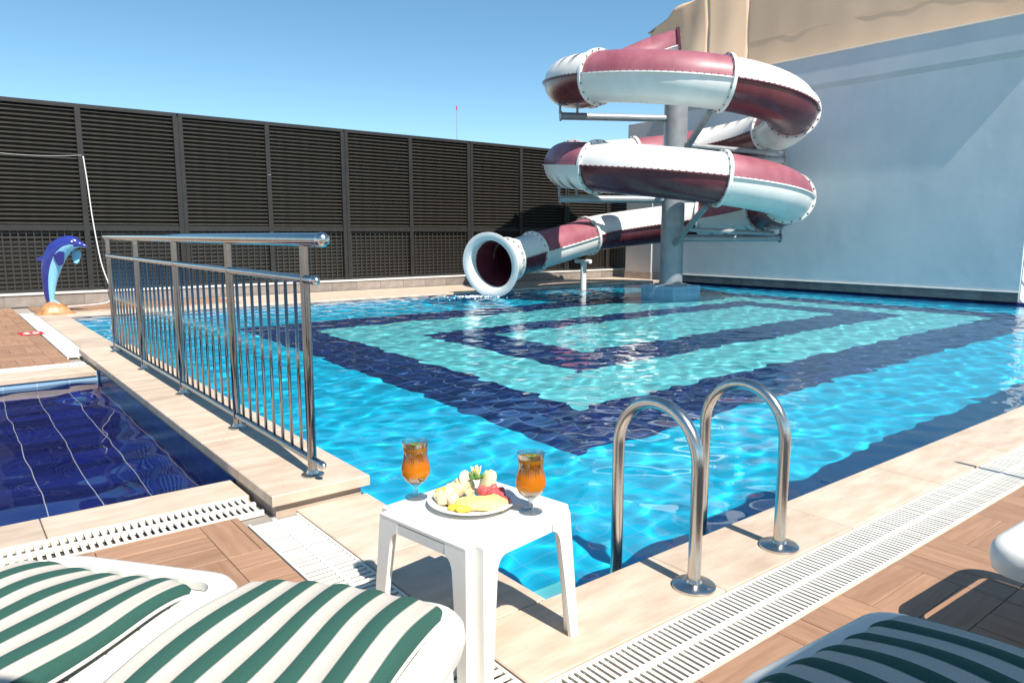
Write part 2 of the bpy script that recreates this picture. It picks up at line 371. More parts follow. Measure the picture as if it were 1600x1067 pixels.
# ---------------------------------------------------------------- coping slabs
coping = empty('coping'); tag(coping, kind='structure')
def slabs(x0, y0, x1, y1, step, along, z=0.0, t=.045, parent=coping, name='slab'):
    L0, L1 = (x0, x1) if along == 'x' else (y0, y1)
    n = max(1, round((L1 - L0) / step)); s = (L1 - L0) / n
    for k in range(n):
        a, b_ = L0 + k * s + .002, L0 + (k + 1) * s - .002
        q = MB(); q.cbox((a, y0, z - t), (b_, y1, z), .004) if along == 'x' else q.cbox((x0, a, z - t), (x1, b_, z), .004)
        q.build(name, M['trav'], parent)
slabs(1.208, 1.44, 15.6, PY0 + .015, .9, 'x')                      # near edge of the main pool
slabs(1.208, PY0 + .018, PX0 + .015, 3.13, .68, 'y')               # left edge up to the kerb
slabs(1.208, 8.62, PX0 + .015, 13.9, .75, 'y')                     # left edge beyond the kerb
slabs(PX0 + .018, PY1 - .015, 15.6, 13.62, .9, 'x')                # far edge
slabs(SX0, 3.455, 1.105, SY0 + .015, .8, 'x')                      # near edge of the small pool
slabs(SX0, SY1 - .015, 1.10, 7.98, .8, 'x')                        # far edge of the small pool
kerb = empty('kerb'); tag(kerb, kind='structure')
slabs(1.10, 3.13, 1.585, 8.6, 1.1, 'y', .085, .05, kerb)
q = MB(); q.box((1.125, 3.16, -.2), (1.55, 8.58, .034)); q.build('kerb_core', M['trav'], kerb)

# ---------------------------------------------------------------- parquet deck planks
def deck(name, regions, sq=.40):
    e = empty(name); tag(e, kind='structure')
    cache = {}
    for (x0, y0, x1, y1) in regions:
        q = MB(); q.box((x0, y0, -.031), (x1, y1, -.010)); q.build('deck_bed', M['grout'], e)
        i0, i1 = math.floor(x0 / sq), math.ceil(x1 / sq); j0, j1 = math.floor(y0 / sq), math.ceil(y1 / sq)
        for i in range(i0, i1):
            for j in range(j0, j1):
                for k in range(3):
                    h = (i + j) % 2 == 0; wd = sq / 3
                    if h: a = [i*sq, j*sq + k*wd, (i+1)*sq, j*sq + (k+1)*wd]
                    else: a = [i*sq + k*wd, j*sq, i*sq + (k+1)*wd, (j+1)*sq]
                    a = [max(a[0], x0), max(a[1], y0), min(a[2], x1), min(a[3], y1)]
                    if a[2] - a[0] < .02 or a[3] - a[1] < .02: continue
                    key = (round(a[2]-a[0], 3), round(a[3]-a[1], 3), h)
                    if key not in cache:
                        q = MB(); q.cbox((.0012, .0012, -.012), (key[0] - .0012, key[1] - .0012, 0), .0015)
                        cache[key] = q.me('plank', M['plank_x' if h else 'plank_y'])
                    obj('plank', cache[key], e, (a[0], a[1], random.uniform(-.0008, .0008)))
deck('deck', [(1.22, -.62, 6.0, 1.175)])
deck('terrace', [(-1.4, 1.4, .965, 3.20)])
deck('far_terrace', [(-1.4, 8.30, .985, 15.1), (1.22, 13.92, 4.4, 15.1)], .42)
q = MB(); q.box((4.42, 13.64, -.03), (17.5, 15.1, -.002)); tag(q.build('far_walkway', M['trav']), kind='structure')
q = MB(); q.box((-1.4, -.6, -.03), (1.2, 1.38, -.004)); tag(q.build('deck_underlay', M['grout']), kind='structure')

# ---------------------------------------------------------------- overflow grates (thing > frame, spine, slats)
def grate(x0, y0, x1, y1, along, pitch, label, broken=0):
    L0, L1 = (x0, x1) if along == 'x' else (y0, y1); W0, W1 = (y0, y1) if along == 'x' else (x0, x1); W = W1 - W0
    root = empty('drain_grate', (x0, y0, 0)); tag(root, label, 'drain grate', 'white drain grates round the pools')
    def bx(u0, u1, v0, v1, z0, z1, c=.002):
        q = MB(); q.cbox((u0, v0, z0), (u1, v1, z1), c) if along == 'x' else q.cbox((v0, u0, z0), (v1, u1, z1), c); return q
    Ln = L1 - L0
    bx(0, Ln, 0, W, -.032, -.026).build('channel', M['channel'], root)
    for v in (0, W - .012): bx(0, Ln, v, v + .012, -.025, .001).build('frame_rail', M['grate_plastic'], root)
    bx(0, Ln, W/2 - .010, W/2 + .010, -.018, .0025).build('spine', M['grate_plastic'], root)
    n = int(Ln / pitch); me = bx(0, pitch * .55, .013, W - .013, -.007, 0, .0012).me('slat', M['grate_plastic'])
    for k in range(min(n, 300)):
        o = obj('slat', me, root, ((k + .2) * pitch if along == 'x' else 0, 0 if along == 'x' else (k + .2) * pitch, random.uniform(-.0006, .0006)))
    return root
grate(1.222, 1.185, 6.9, 1.430, 'x', .0245, 'long white slatted drain grate between pool ladder coping and parquet deck')
grate(.972, 1.20, 1.200, 3.085, 'y', .034, 'white slatted drain grate running under the white plastic table')
grate(-1.38, 3.215, 1.09, 3.448, 'x', .030, 'white slotted drain grate along the near side of the navy tiled pool')
grate(-1.38, 7.99, 1.09, 8.24, 'x', .030, 'narrow white drain grate behind the navy tiled pool')
grate(.995, 8.62, 1.200, 13.88, 'y', .0255, 'bright white drain grate leading to the dolphin statue')

# ---------------------------------------------------------------- privacy fence
fence = empty('privacy_fence', (0, FY, 0)); tag(fence, 'tall dark louvred privacy fence behind the pool', 'fence')
posts = [.62, 2.24, 3.90, 5.62, 7.33, 9.0, 10.7, 12.34, 13.98, 15.6, 17.3]
dbl = {3.90, 7.33, 10.7, 13.98}
FT, FM, FB = 3.53, 1.36, .24
q = MB(); q.box((.3, -.06, FT - .07), (17.5, .06, FT)); q.build('top_rail', M['fence_post'], fence)
q = MB(); q.box((.3, -.05, FM - .05), (17.5, .05, FM + .05)); q.build('mid_rail', M['fence_post'], fence)
q = MB(); q.box((.3, -.04, FB), (17.5, .04, FB + .06)); q.build('bottom_rail', M['fence_post'], fence)
q = MB(); q.box((.3, .075, FB), (17.5, .085, FT - .05)); q.build('backing_sheet', M['fence_post'], fence)
for i, x in enumerate(posts):
    wd = .085 if x in dbl else .045
    q = MB()
    if x in dbl: q.box((x - wd, -.075, FB), (x - .012, .07, FT - .01)); q.box((x + .012, -.075, FB), (x + wd, .07, FT - .01)); q.box((x - .012, -.06, FB), (x + .012, .06, FT - .01))
    else: q.box((x - wd, -.07, FB), (x + wd, .07, FT - .01))
    q.build('post', M['fence_post'], fence)
slat_cache = {}
for i in range(len(posts) - 1):
    a = posts[i] + (.087 if posts[i] in dbl else .047); b_ = posts[i+1] - (.087 if posts[i+1] in dbl else .047); Lx = round(b_ - a, 3)
    if Lx not in slat_cache:
        q = MB(); q.add([(0, -.034, -.012), (Lx, -.034, -.012), (Lx, .030, .026), (0, .030, .026), (0, -.034, -.024), (Lx, -.034, -.024), (Lx, .030, .014), (0, .030, .014)],
                        [(0,1,2,3), (7,6,5,4), (0,4,5,1), (1,5,6,2), (2,6,7,3), (3,7,4,0)])
        s1 = q.me('slat', M['fence'])
        q = MB(); q.box((0, -.012, -.016), (Lx, .012, .016)); s2 = q.me('lattice_slat', M['fence'])
        slat_cache[Lx] = (s1, s2)
    s1, s2 = slat_cache[Lx]
    ns = 27; z0, z1 = FM + .09, FT - .10
    for k in range(ns):
        obj('slat', s1, fence, (a, 0, z0 + (z1 - z0) * k / (ns - 1)), (0, random.uniform(-.0015, .0015), 0))
    nl = 13; z0, z1 = FB + .11, FM - .09
    for k in range(nl): obj('lattice_slat', s2, fence, (a, .02, z0 + (z1 - z0) * k / (nl - 1)))
q = MB(); q.box((-.009, -.014, FB + .06), (.009, .004, FM - .05)); bar = q.me('lattice_bar', M['fence'])
for i in range(len(posts) - 1):
    a, b_ = posts[i], posts[i+1]; n = 14
    for k in range(1, n): obj('lattice_bar', bar, fence, (a + (b_ - a) * k / n, -.006, 0))
# low tiled plinth wall below the fence
pl = empty('plinth_wall', (0, 15.16, 0)); tag(pl, 'low tiled wall with white cap under the dark fence', 'wall')
q = MB(); q.box((.3, .02, -.03), (17.5, .22, .20)); q.build('core', M['skirt'], pl)
q = MB(); q.cbox((.3, -.02, .201), (17.5, .23, .235), .004); q.build('cap', M['cap_white'], pl)
q = MB(); q.cbox((0, 0, 0), (.594, .019, .198), .003); tme = q.me('skirting_tile', M['skirt'])
for k in range(28): obj('skirting_tile', tme, pl, (.3 + k * .6, 0, 0))

# ---------------------------------------------------------------- blue wall on the right with cornice band
wall = empty('building_wall', (PX1, 0, 0)); tag(wall, 'tall pale blue plastered wall rising from the pool', 'wall')
q = MB(); q.box((.022, 4.77, -.6), (.6, 13.0, 5.08)); q.build('wall_face', M['plaster'], wall)
q = MB(); q.add([(-.10, 4.72, 4.50), (-.10, 13.0, 4.50), (.03, 13.0, 4.40), (.03, 4.72, 4.40), (-.10, 4.72, 5.10), (-.10, 13.0, 5.10), (.62, 13.0, 5.10), (.62, 4.72, 5.10)],
                [(0, 1, 2, 3), (0, 4, 5, 1), (4, 7, 6, 5), (0, 3, 7, 4)]); q.build('cornice', M['plaster_white'], wall)
q = MB(); q.cbox((-.12, 4.70, 5.101), (.64, 13.02, 5.135), .005); q.build('cornice_cap', M['cap_white'], wall)
q = MB(); q.cbox((-.004, 4.77, .172), (.03, 13.0, .19), .002); q.build('white_trim', M['cap_white'], wall)
q = MB(); q.cbox((0, 0, -.10), (.02, .594, .17), .003); tme = q.me('skirting_tile', M['skirt_grey'])
for k in range(14): obj('skirting_tile', tme, wall, (0, 4.78 + k * .587, 0))
pil = empty('corner_pillar', (15.72, 13.66, 0)); tag(pil, 'grey plastered corner pillar between fence and blue wall', 'pillar')
q = MB(); q.cbox((0, 0, 0), (.9, .95, 4.3), .01); q.build('shaft', M['plaster_grey'], pil)
q = MB(); q.cbox((-.015, -.015, -.02), (.915, .965, .2), .004); q.build('pillar_base', M['skirt'], pil)

# tan shade cloth above the wall
def cloth(name, path, z0f, z1f, nz, parent, amp, seed, mat):
    """vertical sheet following a plan path, with folds; closed with 6 mm thickness"""
    P = np.array(path, float); seg = np.hypot(*(P[1:] - P[:-1]).T); s = np.concatenate([[0], np.cumsum(seg)]); n = int(s[-1] / .07)
    t = np.linspace(0, s[-1], n); X = np.interp(t, s, P[:, 0]); Y = np.interp(t, s, P[:, 1]); r_ = np.random.default_rng(seed)
    ph = r_.random(8) * 6.28
    V = []; F = []
    for j in range(nz + 1):
        f = j / nz
        for i in range(n):
            d = amp * (math.sin(3.1 * t[i] + ph[0] + 2 * f) * .5 + math.sin(7.3 * t[i] + ph[1] - 3 * f) * .3 + math.sin(1.1 * t[i] + 5 * f + ph[2]) * .6)
            z0, z1 = z0f(t[i] / s[-1]), z1f(t[i] / s[-1])
            V.append((X[i] + d, Y[i] - d * .3, z0 + (z1 - z0) * f + amp * .4 * math.sin(5 * t[i] + ph[3]) * (1 if j in (0, nz) else 0)))
    for j in range(nz):
        for i in range(n - 1): F.append((j*n+i, j*n+i+1, (j+1)*n+i+1, (j+1)*n+i))
    o = obj(name, mesh(name, V, F, mat, True), parent); md = o.modifiers.new('thickness', 'SOLIDIFY'); md.thickness = .006
    return o
scr = empty('shade_screen', (16.2, 11, 5.1)); tag(scr, 'tan shade cloth screen stretched along the top of the blue wall', 'shade screen')
cloth('cloth', [(.02, 1.1 - .9), (.02, -7.5)], lambda t: .03, lambda t: 2.6, 26, scr, .010, 1, M['fabric'])
cloth('cloth_return', [(-.35, 1.15), (.0, .18)], lambda t: -.1, lambda t: 2.6, 24, scr, .05, 2, M['fabric'])
q = MB(); q.box((.012, -7.5, .80), (.018, .1, .83)); q.build('seam', M['fabric'], scr)
for y in (-7, -4.6, -2.2, .1):
    q = MB(); q.tube([(.09, y, 0), (.09, y, 2.6)], .03); q.build('post', M['slide_steel'], scr)
dr = empty('loose_drape', (15.85, 12.2, 5.1)); tag(dr, 'loose tan cloth drape hanging beside the slide entry', 'cloth')
cloth('drape', [(.15, 2.05), (.0, 1.3), (-.05, .6), (.0, -.05)], lambda t: -.15 + .45 * max(0, t - .55) , lambda t: 1.62 + .55 * t, 30, dr, .085, 5, M['fabric'])
q = MB(); q.tube([(.2, 2.05, 1.62), (.05, .0, 2.2)], .025); q.build('top_pole', M['slide_steel'], dr)
q = MB(); q.cbox((.12, -.1, -.3), (.35, .35, .75), .01); tag(q.build('white_box', M['cap_white'], None, loc=(15.8, 12.2, 5.05)), 'white box panel under the torn drape by the tan screen', 'box')

# ---------------------------------------------------------------- water slide
SC = np.array([12.40, 10.20]); SR = 2.28; TR = .46
slide = empty('water_slide', (*SC, 0)); tag(slide, 'maroon and white spiral tube water slide round a grey column', 'water slide')
ZA = 4.34                                           # height of the tube axis at phi = 141.7
def helix(phi):
    z = ZA - 1.65 * (phi - 141.7) / 360
    if phi < 110: t_ = (110 - phi) / 72; z += .70 * (3 * t_ * t_ - 2 * t_ ** 3)
    return np.array([SR * math.cos(R(phi)), SR * math.sin(R(phi)), z])
PH_END = 810.0
END = helix(PH_END)
EXIT_LEN = 3.15
def path(s):
    """s in degrees up to PH_END, then metres*20 along the straight exit"""
    if s <= PH_END: return helix(s)
    d = (s - PH_END) / 20.0; f = d / EXIT_LEN
    z = END[2] - (END[2] - .66) * (1.25 * f - .25 * f * f)
    c = max(0.0, d - 1.5)                               # the last stretch swings slightly towards the pool
    return np.array([END[0] - d + .02 * c * c, END[1] - .085 * c * c, z])
def frame(s):
    e = .4; t = path(s + e) - path(s - e); t /= np.linalg.norm(t); up = np.array([0, 0, 1.]) - t * t[2]; up /= np.linalg.norm(up)
    return path(s), t, up, np.cross(t, up)
bolts = MB()
def trad(s): return TR - .05 * min(1, max(0, (s - 742) / 60))
def shell(s0, s1, upper, mat):
    r0, r1 = trad(s0), trad(s1); n = max(3, int(abs(s1 - s0) / 5)); na = 16; V = []; F = []; UV = []
    for i in range(n + 1):
        s = s0 + (s1 - s0) * i / n; p, t, u, sd = frame(s); rr = r0 + (r1 - r0) * i / n
        for lay in (0, -.022):
            for k in range(na + 1):
                a = math.pi * k / na * (1 if upper else -1); V.append(p + (rr + lay) * (math.cos(a) * sd + math.sin(a) * u)); UV.append((s / 10.0, k / na))
            if not upper or True:
                pass
    w_ = 2 * (na + 1)
    for i in range(n):
        for k in range(na):
            a = i*w_ + k; F.append((a, a + 1, a + w_ + 1, a + w_)); c = a + na + 1; F.append((c + w_, c + w_ + 1, c + 1, c))
        for k in (0, na):
            a = i*w_ + k; F.append((a, a + w_, a + w_ + na + 1, a + na + 1))
    for i in (0, n):
        for k in range(na): a = i*w_ + k; F.append((a, a + na + 1, a + na + 2, a + 1))
    fmi = []
    for f in F: fmi.append(1 if all((v % w_) > na for v in f) else 0)
    me = mesh('shell', V, F, None, False, [mat, M['gel_maroon']], fmi); o = obj('upper_shell' if upper else 'lower_shell', me, slide)
    uvl = me.uv_layers.new(name='UVMap')
    for lp in me.loops: uvl.data[lp.index].uv = UV[lp.vertex_index]
    auto_smooth(o, 40)
    # seam lip along both edges
    if not upper:
        for side in (0, 1):
            q = MB(); LV = []; 
            for i in range(n + 1):
                s = s0 + (s1 - s0) * i / n; p, t, u, sd = frame(s); rr = r0 + (r1 - r0) * i / n; d = sd if side == 0 else -sd
                for (ro, h) in ((rr - .004, -.012), (rr + .040, -.012), (rr + .040, .012), (rr - .004, .012)): LV.append(p + ro * d + h * u)
                if i < n:
                    for f_ in (.25, .75):
                        sb_ = s + (s1 - s0) / n * f_; p2, t2, u2, d2 = frame(sb_); d2 = d2 if side == 0 else -d2
                        c = p2 + (rr + .026) * d2 + .012 * u2
                        bolts.box(tuple(c - .012), tuple(c + .012))
            LF = []
            for i in range(n):
                for k in range(4): a = i*4; LF.append((a + k, a + (k+1) % 4, a + 4 + (k+1) % 4, a + 4 + k))
            LF += [(0, 1, 2, 3), (n*4+3, n*4+2, n*4+1, n*4)]
            q.add(LV, LF); q.build('seam_lip', mat, o)
    return o
def flange(s, mat, r=None, proud=.055, th=.03):
    r = r or trad(s)
    p, t, u, sd = frame(s); q = MB(); n = 36; V = []; F = []
    for (ro, h) in ((r - .01, -th), (r + proud, -th), (r + proud, th), (r - .01, th)):
        for k in range(n):
            a = 2 * math.pi * k / n; V.append(p + ro * (math.cos(a) * sd + math.sin(a) * u) + h * t)
    for j in range(4):
        for k in range(n): F.append((j*n+k, j*n+(k+1) % n, ((j+1) % 4)*n+(k+1) % n, ((j+1) % 4)*n+k))
    q.add(V, F); o = auto_smooth(q.build('flange', mat, slide), 30)
    for k in range(0, n, 2):
        a = 2 * math.pi * k / n; c = p + (r + proud * .55) * (math.cos(a) * sd + math.sin(a) * u)
        for h in (-th, th):
            cc = c + h * t; bolts.box(tuple(cc - .012), tuple(cc + .012))
    return o
# boundaries along the tube and the colour of the upper half (W white / M maroon)
segs = [(38, 97, 'M'), (97, 180, 'W'), (180, 240, 'M'), (240, 300, 'W'), (300, 336, 'M'), (336, 384, 'W'), (384, 424, 'M'), (424, 476, 'W'),
        (476, 540, 'M'), (540, 600, 'W'), (600, 660, 'M'), (660, 700, 'W'), (700, 742, 'M'), (742, 816, 'W'), (816, 849, 'M'), (849, 866, 'W')]
for k, (a, b_, c) in enumerate(segs):
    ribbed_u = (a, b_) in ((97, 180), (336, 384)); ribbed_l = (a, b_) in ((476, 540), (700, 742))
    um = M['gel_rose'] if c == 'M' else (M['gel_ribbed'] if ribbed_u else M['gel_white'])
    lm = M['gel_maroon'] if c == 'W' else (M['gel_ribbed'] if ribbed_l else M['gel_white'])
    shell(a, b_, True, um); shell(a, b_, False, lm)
    flange(a + (.4 if k == 0 else 0), M['gel_white'] if (c == 'W' or k % 2 == 0) and k else M['gel_maroon'])
# flared mouth
SM = 866.0
TE = trad(SM)
prof = [(0, TE), (3, TE + .03), (7, TE + .11), (11, TE + .20), (12.6, TE + .27)]
q = MB(); n = 40; V = []; F = []
rings = [(SM + ds, rr) for ds, rr in prof] + [(SM + 13.2, TE + .272), (SM + 13.3, TE + .23), (SM + 13.2, TE + .13), (SM + 12.6, TE + .105), (SM + 9.5, TE + .075)]
for s, rr in rings:
    p, t, u, sd = frame(s)
    for k in range(n): a = 2*math.pi*k/n; V.append(p + rr * (math.cos(a) * sd + math.sin(a) * u))
for j in range(len(rings) - 1):
    for k in range(n): F.append((j*n+k, j*n+(k+1) % n, (j+1)*n+(k+1) % n, (j+1)*n+k))
q.add(V, F); auto_smooth(q.build('mouth_flare', M['gel_white'], slide), 50)
V = []; F = []
for s, rr in ((SM + 9.5, TE + .0745), (SM + 6, TE + .03), (SM - 2, TE - .03)):
    p, t, u, sd = frame(s)
    for k in range(n): a = 2*math.pi*k/n; V.append(p + rr * (math.cos(a) * sd + math.sin(a) * u))
for j in range(2):
    for k in range(n): F.append((j*n+k, j*n+(k+1) % n, (j+1)*n+(k+1) % n, (j+1)*n+k))
q = MB(); q.add(V, F); auto_smooth(q.build('mouth_lining', M['gel_maroon'], slide), 60)
flange(SM, M['gel_white'], None, .07, .02)
o = bolts.build('bolts', M['bolt'], slide); tag(o, kind='stuff')
# column, plinth, arms
q = MB(); q.lathe([(.24, -.9), (.24, 4.15), (.0, 4.16)], 28); auto_smooth(q.build('column', M['slide_steel'], slide))
q = MB(); q.lathe([(.34, .17), (.34, .20), (.245, .205)], 28); auto_smooth(q.build('column_flange', M['slide_steel'], slide))
q = MB(); q.cbox((-.44, -.44, -.92), (.44, .44, .17), .01); o = q.build('column_base', M['pale_wall'], slide); o.cycles.is_caustics_receiver = True
def arm(phi, z, reach, zt):
    d = np.array([math.cos(R(phi)), math.sin(R(phi)), 0])
    q = MB(); q.tube([d * .2 + (0, 0, z), d * reach + (0, 0, z)], .075, 12); a = auto_smooth(q.build('support_arm', M['slide_steel'], slide))
    q = MB(); q.tube([d * (reach + .001) + (0, 0, z), d * (reach + .03) + (0, 0, z)], .10, 12); q.build('arm_cap', M['slide_steel'], a)
    e = d * SR + (0, 0, z); sdv = np.array([-d[1], d[0], 0])
    q = MB()
    for k in (-.18, .18):
        q.tube([e + d * k + (0, 0, .05), e + d * k + (0, 0, zt - z)], .025, 8)
    q.tube([e - d * .22 + (0, 0, zt - z), e + d * .22 + (0, 0, zt - z)], .03, 8); q.build('saddle', M['slide_steel'], a)
    return d
def brace(p0, p1, r=.05):
    q = MB(); q.tube([p0, p1], r, 10); auto_smooth(q.build('brace', M['slide_steel'], slide))
for phi, off in ((150, 0), (510, 0)):
    z = helix(phi)[2] - TR; arm(phi, z - .22, SR + .15, z + .02)
for phi in (330, 690):
    z = helix(phi)[2] - TR; arm(phi, z - .20, SR + .15, z + .02)
for phi in (235, 595):
    z = helix(phi)[2] - TR; d = np.array([math.cos(R(phi)), math.sin(R(phi)), 0])
    brace(d * .2 + (0, 0, z - .75), d * (SR - .1) + (0, 0, z - .05), .06)
    z2 = helix(phi + 85)[2] - TR; d2 = np.array([math.cos(R(phi + 85)), math.sin(R(phi + 85)), 0])
    brace(d * .75 + (0, 0, z - .45), d2 * (SR - .15) + (0, 0, z2 - .15), .05)
p = path(818); q = MB(); q.tube([(p[0], p[1], -.9), (p[0], p[1], p[2] - TR - .06)], .07, 14); q.tube([(p[0] - .02, p[1] - .25, p[2] - TR - .1), (p[0] - .02, p[1] + .25, p[2] - TR - .1)], .05, 10)
auto_smooth(q.build('exit_post', M['gel_white'], slide))
# foam where the slide pours into the pool
fo = MB()
for k in range(150):
    a = random.random() * 6.28; rr = abs(random.gauss(0, .26)); x = MOUTH[0] - .25 + rr * math.cos(a) * 1.5; y = MOUTH[1] + rr * math.sin(a); s = random.uniform(.008, .028)
    fo.lathe([(0, -s * .5), (s, 0), (s * .7, s * .45), (0, s * .6)], 6, (x, y, WZ + .012))
tag(fo.build('foam', M['foam'], smooth=True), 'white foam bubbles where the slide meets the water', 'foam', kind='stuff')

# ---------------------------------------------------------------- stainless railing on the kerb
RX = 1.365
rail = empty('railing', (RX, 0, .085)); tag(rail, 'stainless steel balustrade on the kerb between the two pools', 'railing')
K = .085
def ball_end(mb, c, r): mb.lathe([(0, -r), (r*.7, -r*.7), (r, 0), (r*.7, r*.7), (0, r)], 16, c)
def rod(name, y0, y1, z, r, ball=True):
    q = MB(); q.tube([(0, y0, z), (0, y1, z)], r, 20); o = auto_smooth(q.build(name, M['chrome'], rail))
    if ball:
        q = MB(); V = []; n = 20
        pr = [(r * 1.08, .0), (r * 1.08, -.012), (r * .95, -.03), (r * .6, -.042), (.0, -.046)]
        for rr, yy in pr:
            for k in range(n): a = 2*math.pi*k/n; V.append((rr*math.cos(a), y0 + yy, z + rr*math.sin(a)))
        F = [(j*n+k, j*n+(k+1) % n, (j+1)*n+(k+1) % n, (j+1)*n+k) for j in range(len(pr)-1) for k in range(n)]
        q.add(V, F); auto_smooth(q.build('end_cap', M['steel'], o), 60)
rod('top_rail', 3.10, 8.22, 1.225 - K, .031); rod('middle_rail', 3.20, 8.20, 1.040 - K, .021); rod('bottom_rail', 3.20, 8.20, .165 - K, .018)
ry = [3.30, 4.42, 5.64, 6.90, 8.14]
for y in ry:
    q = MB(); q.tube([(0, y, 0), (0, y, 1.20 - K)], .022, 16); o = auto_smooth(q.build('post', M['chrome'], rail))
    q = MB(); q.lathe([(.055, 0), (.055, .006), (.03, .012), (.024, .03)], 20, (0, y, .001)); auto_smooth(q.build('post_foot', M['steel'], o))
q = MB(); q.tube([(0, 0, .17 - K), (0, 0, 1.03 - K)], .0085, 10); bal = q.me('baluster', M['chrome'], True)
for i in range(4):
    for k in range(1, 9): obj('baluster', bal, rail, (0, ry[i] + (ry[i+1] - ry[i]) * k / 9, 0))

# ---------------------------------------------------------------- pool ladder
lad = empty('pool_ladder', (2.04, 1.53, 0)); tag(lad, 'brushed steel pool ladder with two arched grab rails', 'ladder')
for x in (0, .545):
    pts = [(x, 0, 0), (x, 0, .44)] + [(x, .19 - .19 * math.cos(a), .44 + .20 * math.sin(a)) for a in np.linspace(0.12, math.pi - .12, 18)] + [(x, .38, .44), (x, .38, -.88)]
    q = MB(); q.tube(pts, .0235, 18); o = auto_smooth(q.build('grab_rail', M['steel'], lad), 50)
    q = MB(); q.lathe([(.078, .001), (.078, .008), (.07, .014), (.03, .020), (.026, .03)], 28, (x, 0, 0)); auto_smooth(q.build('floor_flange', M['steel'], o), 40)
for z in (-.3, -.55, -.8):
    q = MB(); q.cbox((.0, .34, z), (.545, .42, z + .03), .004); q.build('tread', M['steel'], lad)

# ---------------------------------------------------------------- dolphin statue
M['dol_blue'] = plain('dolphin_blue_paint', (.018, .028, .20), (.030, .045, .27), 5, .18)
M['dol_light'] = plain('dolphin_light_blue_paint', (.20, .50, .68), (.28, .58, .74), 5, .2)
M['dol_rock'] = plain('orange_rock', (.34, .14, .045), (.55, .30, .14), 9, .35, bumpy=.4)
dol = empty('dolphin_statue', (1.45, 13.56, 0), R(-38.3)); tag(dol, 'blue leaping dolphin statue on an orange rock at the pool corner', 'statue')
sp = [(-.055, .16, .10, .06), (-.06, .30, .165, .09), (-.05, .43, .20, .13), (-.03, .60, .26, .18), (.025, .80, .32, .22), (.12, .98, .33, .24), (.255, 1.09, .275, .23), (.37, 1.12, .225, .20), (.45, 1.105, .16, .15), (.50, 1.09, .085, .09), (.56, 1.07, .065, .07), (.605, 1.055, .03, .03)]
P = np.array(sp); tt = np.linspace(0, len(sp) - 1, 60); Q = np.stack([np.interp(tt, range(len(sp)), P[:, c]) for c in range(4)], 1)
for _ in range(3): Q[1:-1] = (Q[:-2] + 2 * Q[1:-1] + Q[2:]) / 4
V = []; F = []; fm = []; n = 24
for i, (x, z, h, wd) in enumerate(Q):
    a_, b_ = Q[max(i-1, 0)], Q[min(i+1, 59)]; t = np.array([b_[0]-a_[0], b_[1]-a_[1]]); t /= np.linalg.norm(t); nr = np.array([t[1], -t[0]])   # towards the belly
    for k in range(n):
        a = 2*math.pi*k/n; V.append((x + nr[0]*math.cos(a)*h/2, math.sin(a)*wd/2, z + nr[1]*math.cos(a)*h/2))
for i in range(59):
    for k in range(n):
        F.append((i*n+k, i*n+(k+1) % n, (i+1)*n+(k+1) % n, (i+1)*n+k)); kk = min(k + .5, n - k - .5)
        fm.append(1 if kk < (4.6 if i < 42 else 3.2) else 0)
F += [tuple(range(n))[::-1], tuple(59*n+k for k in range(n))]; fm += [0, 0]
obj('body', mesh('body', V, F, None, True, [M['dol_blue'], M['dol_light']], fm), dol)
def fin(name, outline, y0, y1, mat, yoff=0, tilt=0):
    n = len(outline); V = []; cxx = sum(p[0] for p in outline)/n; czz = sum(p[1] for p in outline)/n
    V = [(x, yoff + y0 + tilt * (czz - z), z) for x, z in outline] + [(x, yoff + y1 + tilt * (czz - z), z) for x, z in outline]
    F = [tuple(range(n))[::-1], tuple(range(n, 2*n))] + [(i, (i+1) % n, n+(i+1) % n, n+i) for i in range(n)]
    o = obj(name, mesh(name, V, F, mat), dol); bv = o.modifiers.new('soft', 'BEVEL'); bv.width = .008; bv.segments = 2; auto_smooth(o, 60)
fin('dorsal_fin', [(-.03, .90), (-.10, .915), (-.20, .88), (-.215, .86), (-.19, .83), (-.13, .82), (-.06, .76)], -.018, .018, M['dol_blue'])
fin('flipper', [(.14, .92), (.25, .99), (.33, .98), (.30, .86), (.26, .78), (.20, .755), (.175, .78)], -.012, .012, M['dol_blue'], -.125, .25)
fin('flipper', [(.27, .98), (.40, 1.00), (.42, .92), (.40, .82), (.365, .78), (.32, .80), (.29, .86)], -.012, .012, M['dol_light'], .115, -.25)
fin('fluke', [(-.06, .20), (-.02, .24), (.04, .20), (.14, .13), (.19, .07), (.10, .09), (.0, .10), (-.12, .07), (-.2, .0), (-.19, .08), (-.12, .16)], -.02, .02, M['dol_light'])
for sy in (-.088, .088):
    q = MB(); q.lathe([(0, -.016), (.014, -.008), (.016, 0), (.014, .008), (0, .016)], 10, (.42, sy, 1.135)); q.build('eye', M['cap_white'], dol, True)
q = MB(); nr_, na = 7, 28; V = []; F = []
for j in range(nr_ + 1):
    f = j / nr_
    for k in range(na):
        a = 2*math.pi*k/na; rr = (.205 * (1 - f ** 2.6) + .02 + .06 * max(0, 1 - 6 * f)) * (1 + .10 * math.sin(3*a + 1) + .06 * math.sin(7*a + 4*f)); V.append((rr*math.cos(a) - .01, rr*.85*math.sin(a), f * .20 + .01*math.sin(5*a + 7*f)))
for j in range(nr_):
    for k in range(na): F.append((j*na+k, j*na+(k+1) % na, (j+1)*na+(k+1) % na, (j+1)*na+k))
F.append(tuple(nr_*na+k for k in range(na)))
q.add(V, F); q.build('rock_base', M['dol_rock'], dol, True)

